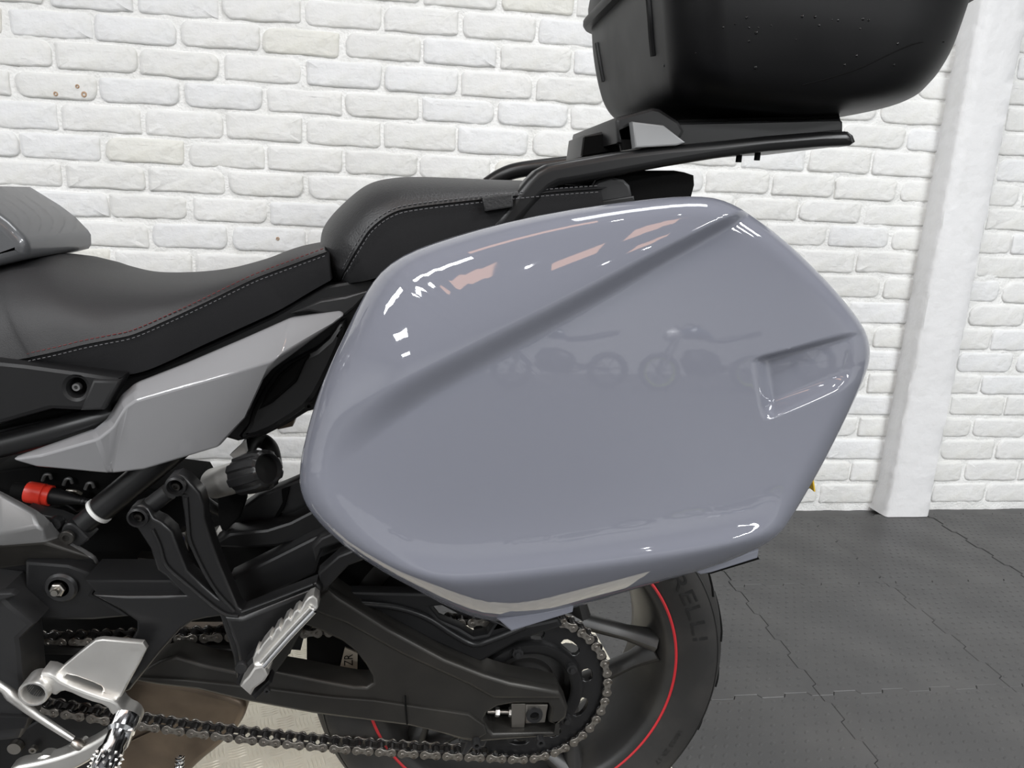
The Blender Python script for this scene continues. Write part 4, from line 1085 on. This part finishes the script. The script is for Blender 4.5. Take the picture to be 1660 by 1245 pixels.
# ------------------------------------------------------------------ front half of the motorcycle (left of the frame)
def lumpc(name, stations, m, yc=YC, pw=.8):
    sg = lambda v_: math.copysign(abs(v_) ** pw, v_)
    return loft(name, [[(q[0], yc + sg(math.cos(t)) * q[2], q[1] + sg(math.sin(t)) * q[3]) for t in np.linspace(0, 2 * math.pi, 28, endpoint=False)] for q in catmull(stations, 4)], m, BK)
lumpc('fuel_tank', [(-.57, .93, .11, .075), (-.64, .955, .15, .10), (-.76, .985, .185, .125), (-.92, .985, .185, .125), (-1.02, .96, .14, .10), (-1.08, .94, .06, .04)], 'tank_grey', pw=.7)
lumpc('crankcase', [(-.575, .37, .12, .13), (-.60, .37, .16, .16), (-.80, .37, .18, .17), (-.92, .38, .17, .15), (-.95, .39, .13, .11)], 'dark_cast', pw=.45)
lumpc('cylinder_block', [(-.74, .62, .13, .10), (-.76, .63, .17, .13), (-.92, .66, .17, .13), (-.96, .67, .14, .10)], 'graphite', pw=.4)
for sgn in (-1, 1):
    lathe('clutch_cover' if sgn > 0 else 'generator_cover', [(0, -.03), (.07, -.028), (.095, -.018), (.10, 0), (.10, .04)], (-.78, YC + sgn * .185, .37), (0, -sgn * 1., 0) if False else (0, 1 if sgn < 0 else -1, 0), 'dark_cast', BK, 36)
    for k in range(6):
        a_ = math.radians(60 * k); lathe('cover_bolt', [(0, -.006), (.006, -.006), (.006, .004)], (-.78 + math.cos(a_) * .092, YC + sgn * .207, .37 + math.sin(a_) * .092), (0, 1 if sgn < 0 else -1, 0), 'steel', BK, 8)
lumpc('radiator_shroud', [(-1.02, .60, .12, .12), (-1.04, .60, .17, .17), (-1.08, .62, .17, .17), (-1.10, .62, .14, .13)], 'black_plastic', pw=.45)
lumpc('front_cowl', [(-1.08, .98, .06, .05), (-1.14, 1.00, .15, .11), (-1.30, 1.00, .17, .12), (-1.42, .97, .10, .07), (-1.47, .95, .03, .02)], 'grey_panel')
for sgn in (-1, 1):
    yy = YC + sgn * .115
    tube('frame_spar', [(-.50, YC + sgn * .13, .79), (-.72, YC + sgn * .17, .80), (-.95, YC + sgn * .14, .86), (-1.12, YC + sgn * .06, .95)], .026, 'frame_metal', BK, 14)
    tube('fork_leg', [(-1.335, yy, .30), (-1.24, yy, .58)], .030, 'satin_black', BK, 18, 1)
    tube('fork_tube', [(-1.24, yy, .58), (-1.10, yy, .99)], .021, 'aluminium', BK, 18, 1)
    tube('mirror_stem', [(-1.02, YC + sgn * .30, 1.12), (-1.06, YC + sgn * .36, 1.22)], .006, 'satin_black', BK, 8, 1)
    lathe('mirror', [(0, -.012), (.045, -.010), (.055, 0), (.045, .014), (0, .018)], (-1.06, YC + sgn * .38, 1.24), (1, 0, 0), 'black_plastic', BK, 20)
tube('handlebar', [(-.93, YC - .42, 1.08), (-.99, YC - .28, 1.11), (-1.06, YC - .1, 1.08), (-1.06, YC + .1, 1.08), (-.99, YC + .28, 1.11), (-.93, YC + .42, 1.08)], .012, 'satin_black', BK, 12)
for sgn in (-1, 1):
    tube('handle_grip', [(-.985, YC + sgn * .29, 1.108), (-.93, YC + sgn * .42, 1.08)], .017, 'rubber_dark', BK, 14, 1)
FW = Vector((-1.335, YC, .3035))
fwl = lathe('front_wheel', [(.2140, -.045), (.2285, -.055), (.2265, -.058), (.2190, -.056), (.2040, -.04), (.1950, 0), (.2040, .04), (.2190, .056), (.2265, .058), (.2285, .055), (.214, .045)], FW, (0, 1, 0), 'rim_black', BK, 80, True, 50)
lathe('tyre', [(.2215, -.052), (.245, -.060), (.268, -.0595), (.285, -.045), (.295, -.022), (.299, 0), (.295, .022), (.285, .045), (.268, .0595), (.245, .060), (.2215, .052)], FW, (0, 1, 0), 'rubber', fwl, 96, True, 60)
lathe('rim_stripe', [(.2248, -.0585), (.2268, -.0595), (.2288, -.0585), (.2288, -.057), (.2248, -.057)], FW, (0, 1, 0), 'red_stripe', fwl, 96, True)
lathe('hub', [(0, -.05), (.035, -.05), (.035, .05), (0, .05)], FW, (0, 1, 0), 'rim_black', fwl, 24)
for sgn in (-1, 1):
    lathe('brake_disc', [(.105, -.0025), (.149, -.0025), (.149, .0025), (.105, .0025)], FW + Vector((0, sgn * .068, 0)), (0, 1, 0), 'steel', fwl, 64, True)
for k in range(10):
    a = math.radians(36 * k + (8 if k % 2 else 0))
    tube('spoke', [FW + Vector((math.cos(a) * .03, 0, math.sin(a) * .03)), FW + Vector((math.cos(a) * .2, 0, math.sin(a) * .2))], [.014, .012], 'rim_black', fwl, 8, 1)
hv, hf = [], []
HA = np.linspace(35, 150, 28); sec = [(.308, -.07), (.318, -.068), (.326, -.04), (.328, 0), (.326, .04), (.318, .068), (.308, .07), (.314, .06), (.322, 0), (.314, -.06)]
for a in HA:
    for r_, h in sec: hv.append((FW.x + math.cos(math.radians(a)) * r_, YC + h, FW.z + math.sin(math.radians(a)) * r_))
n_ = len(sec)
for i in range(len(HA) - 1):
    for k in range(n_): hf.append((i * n_ + k, i * n_ + (k + 1) % n_, (i + 1) * n_ + (k + 1) % n_, (i + 1) * n_ + k))
hf += [tuple(range(n_))[::-1], tuple(range((len(HA) - 1) * n_, len(HA) * n_))]
link('front_mudguard', hv, hf, 'grey_panel', BK, 40)
tube('exhaust_header', [(-1.10, YC - .05, .42), (-1.16, YC - .05, .28), (-1.02, YC - .04, .15), (-.75, YC, .14), (-.48, YC + .03, .16)], .022, 'exhaust', BK, 14)
tube('screen_frame', [(-1.28, YC - .13, 1.09), (-1.20, YC - .12, 1.30), (-1.17, YC, 1.34), (-1.20, YC + .12, 1.30), (-1.28, YC + .13, 1.09)], .008, 'satin_black', BK, 8)

# ================================================================== motorcycles parked across the hall (seen mirrored in the side case)
mat('lime_rim', (.42, .55, .06, 1), .4)
mat('parked_paint', (.03, .05, .08, 1), .2, coat=.6)
mat('lamp_glass', (.6, .6, .6, 1), .1)
def parked(x, y, label, rim_m):
    e = empty('motorcycle', (x, y, 0)); tag(e, label, 'motorcycle', 'motorcycles parked across the hall')
    for wx in (0, 1.40):
        c = Vector((x + wx, y, .31))
        wl = lathe('wheel', [(.205, -.03), (.232, -.034), (.236, 0), (.232, .034), (.205, .03)], c, (0, 1, 0), rim_m, e, 40, True)
        lathe('tyre', [(.232, -.05), (.27, -.062), (.30, -.04), (.31, 0), (.30, .04), (.27, .062), (.232, .05)], c, (0, 1, 0), 'rubber', wl, 40, True)
        for k in range(6):
            a = math.radians(60 * k + 10)
            tube('spoke', [c + Vector((math.cos(a) * .03, 0, math.sin(a) * .03)), c + Vector((math.cos(a) * .21, 0, math.sin(a) * .21))], .012, 'rim_black', wl, 8, 1)
        lathe('hub', [(0, -.05), (.04, -.05), (.04, .05), (0, .05)], c, (0, 1, 0), 'dark_cast', wl, 20)
    V3 = lambda a, b, c_: Vector((x + a, y + b, c_))
    for s_ in (-1, 1):
        tube('fork_leg', [V3(0, s_ * .1, .31), V3(.28, s_ * .1, .95)], .024, 'frame_metal', e, 12, 1)
    tube('handlebar', [V3(.42, -.38, 1.04), V3(.32, -.2, 1.08), V3(.28, 0, 1.02), V3(.32, .2, 1.08), V3(.42, .38, 1.04)], .014, 'satin_black', e, 10)
    def lump(name, stations, m):
        loft(name, [[(x + sx, y + math.cos(t) * wy, zc + math.sin(t) * wz) for t in np.linspace(0, 2 * math.pi, 18, endpoint=False)] for sx, zc, wy, wz in stations], m, e)
    lump('tank', [(.30, .92, .05, .04), (.36, .93, .13, .09), (.52, .95, .16, .11), (.70, .90, .12, .08), (.78, .86, .07, .04)], 'parked_paint')
    lump('seat', [(.74, .84, .08, .03), (.85, .82, .14, .045), (1.1, .85, .14, .05), (1.4, .92, .10, .05), (1.55, .95, .04, .03)], 'leather')
    lump('engine', [(.34, .48, .08, .08), (.42, .48, .17, .20), (.66, .46, .19, .22), (.86, .44, .14, .16), (.92, .44, .05, .05)], 'dark_cast')
    lump('headlamp', [(.04, .90, .03, .03), (.07, .90, .10, .09), (.20, .92, .11, .10), (.28, .93, .05, .05)], 'lamp_glass')
    tube('swingarm', [V3(.84, -.1, .42), V3(1.40, -.1, .31)], .03, 'dark_cast', e, 10, 1)
    tube('exhaust', [V3(.5, -.2, .30), V3(.9, -.2, .28), V3(1.3, -.2, .42)], .045, 'steel', e, 14)
    return e
parked(2.72, -5.9, 'parked motorcycle with lime green wheel rims, mirrored in the side case', 'lime_rim')
parked(.62, -6.1, 'parked motorcycle with black wheel rims, mirrored in the side case', 'rim_black')
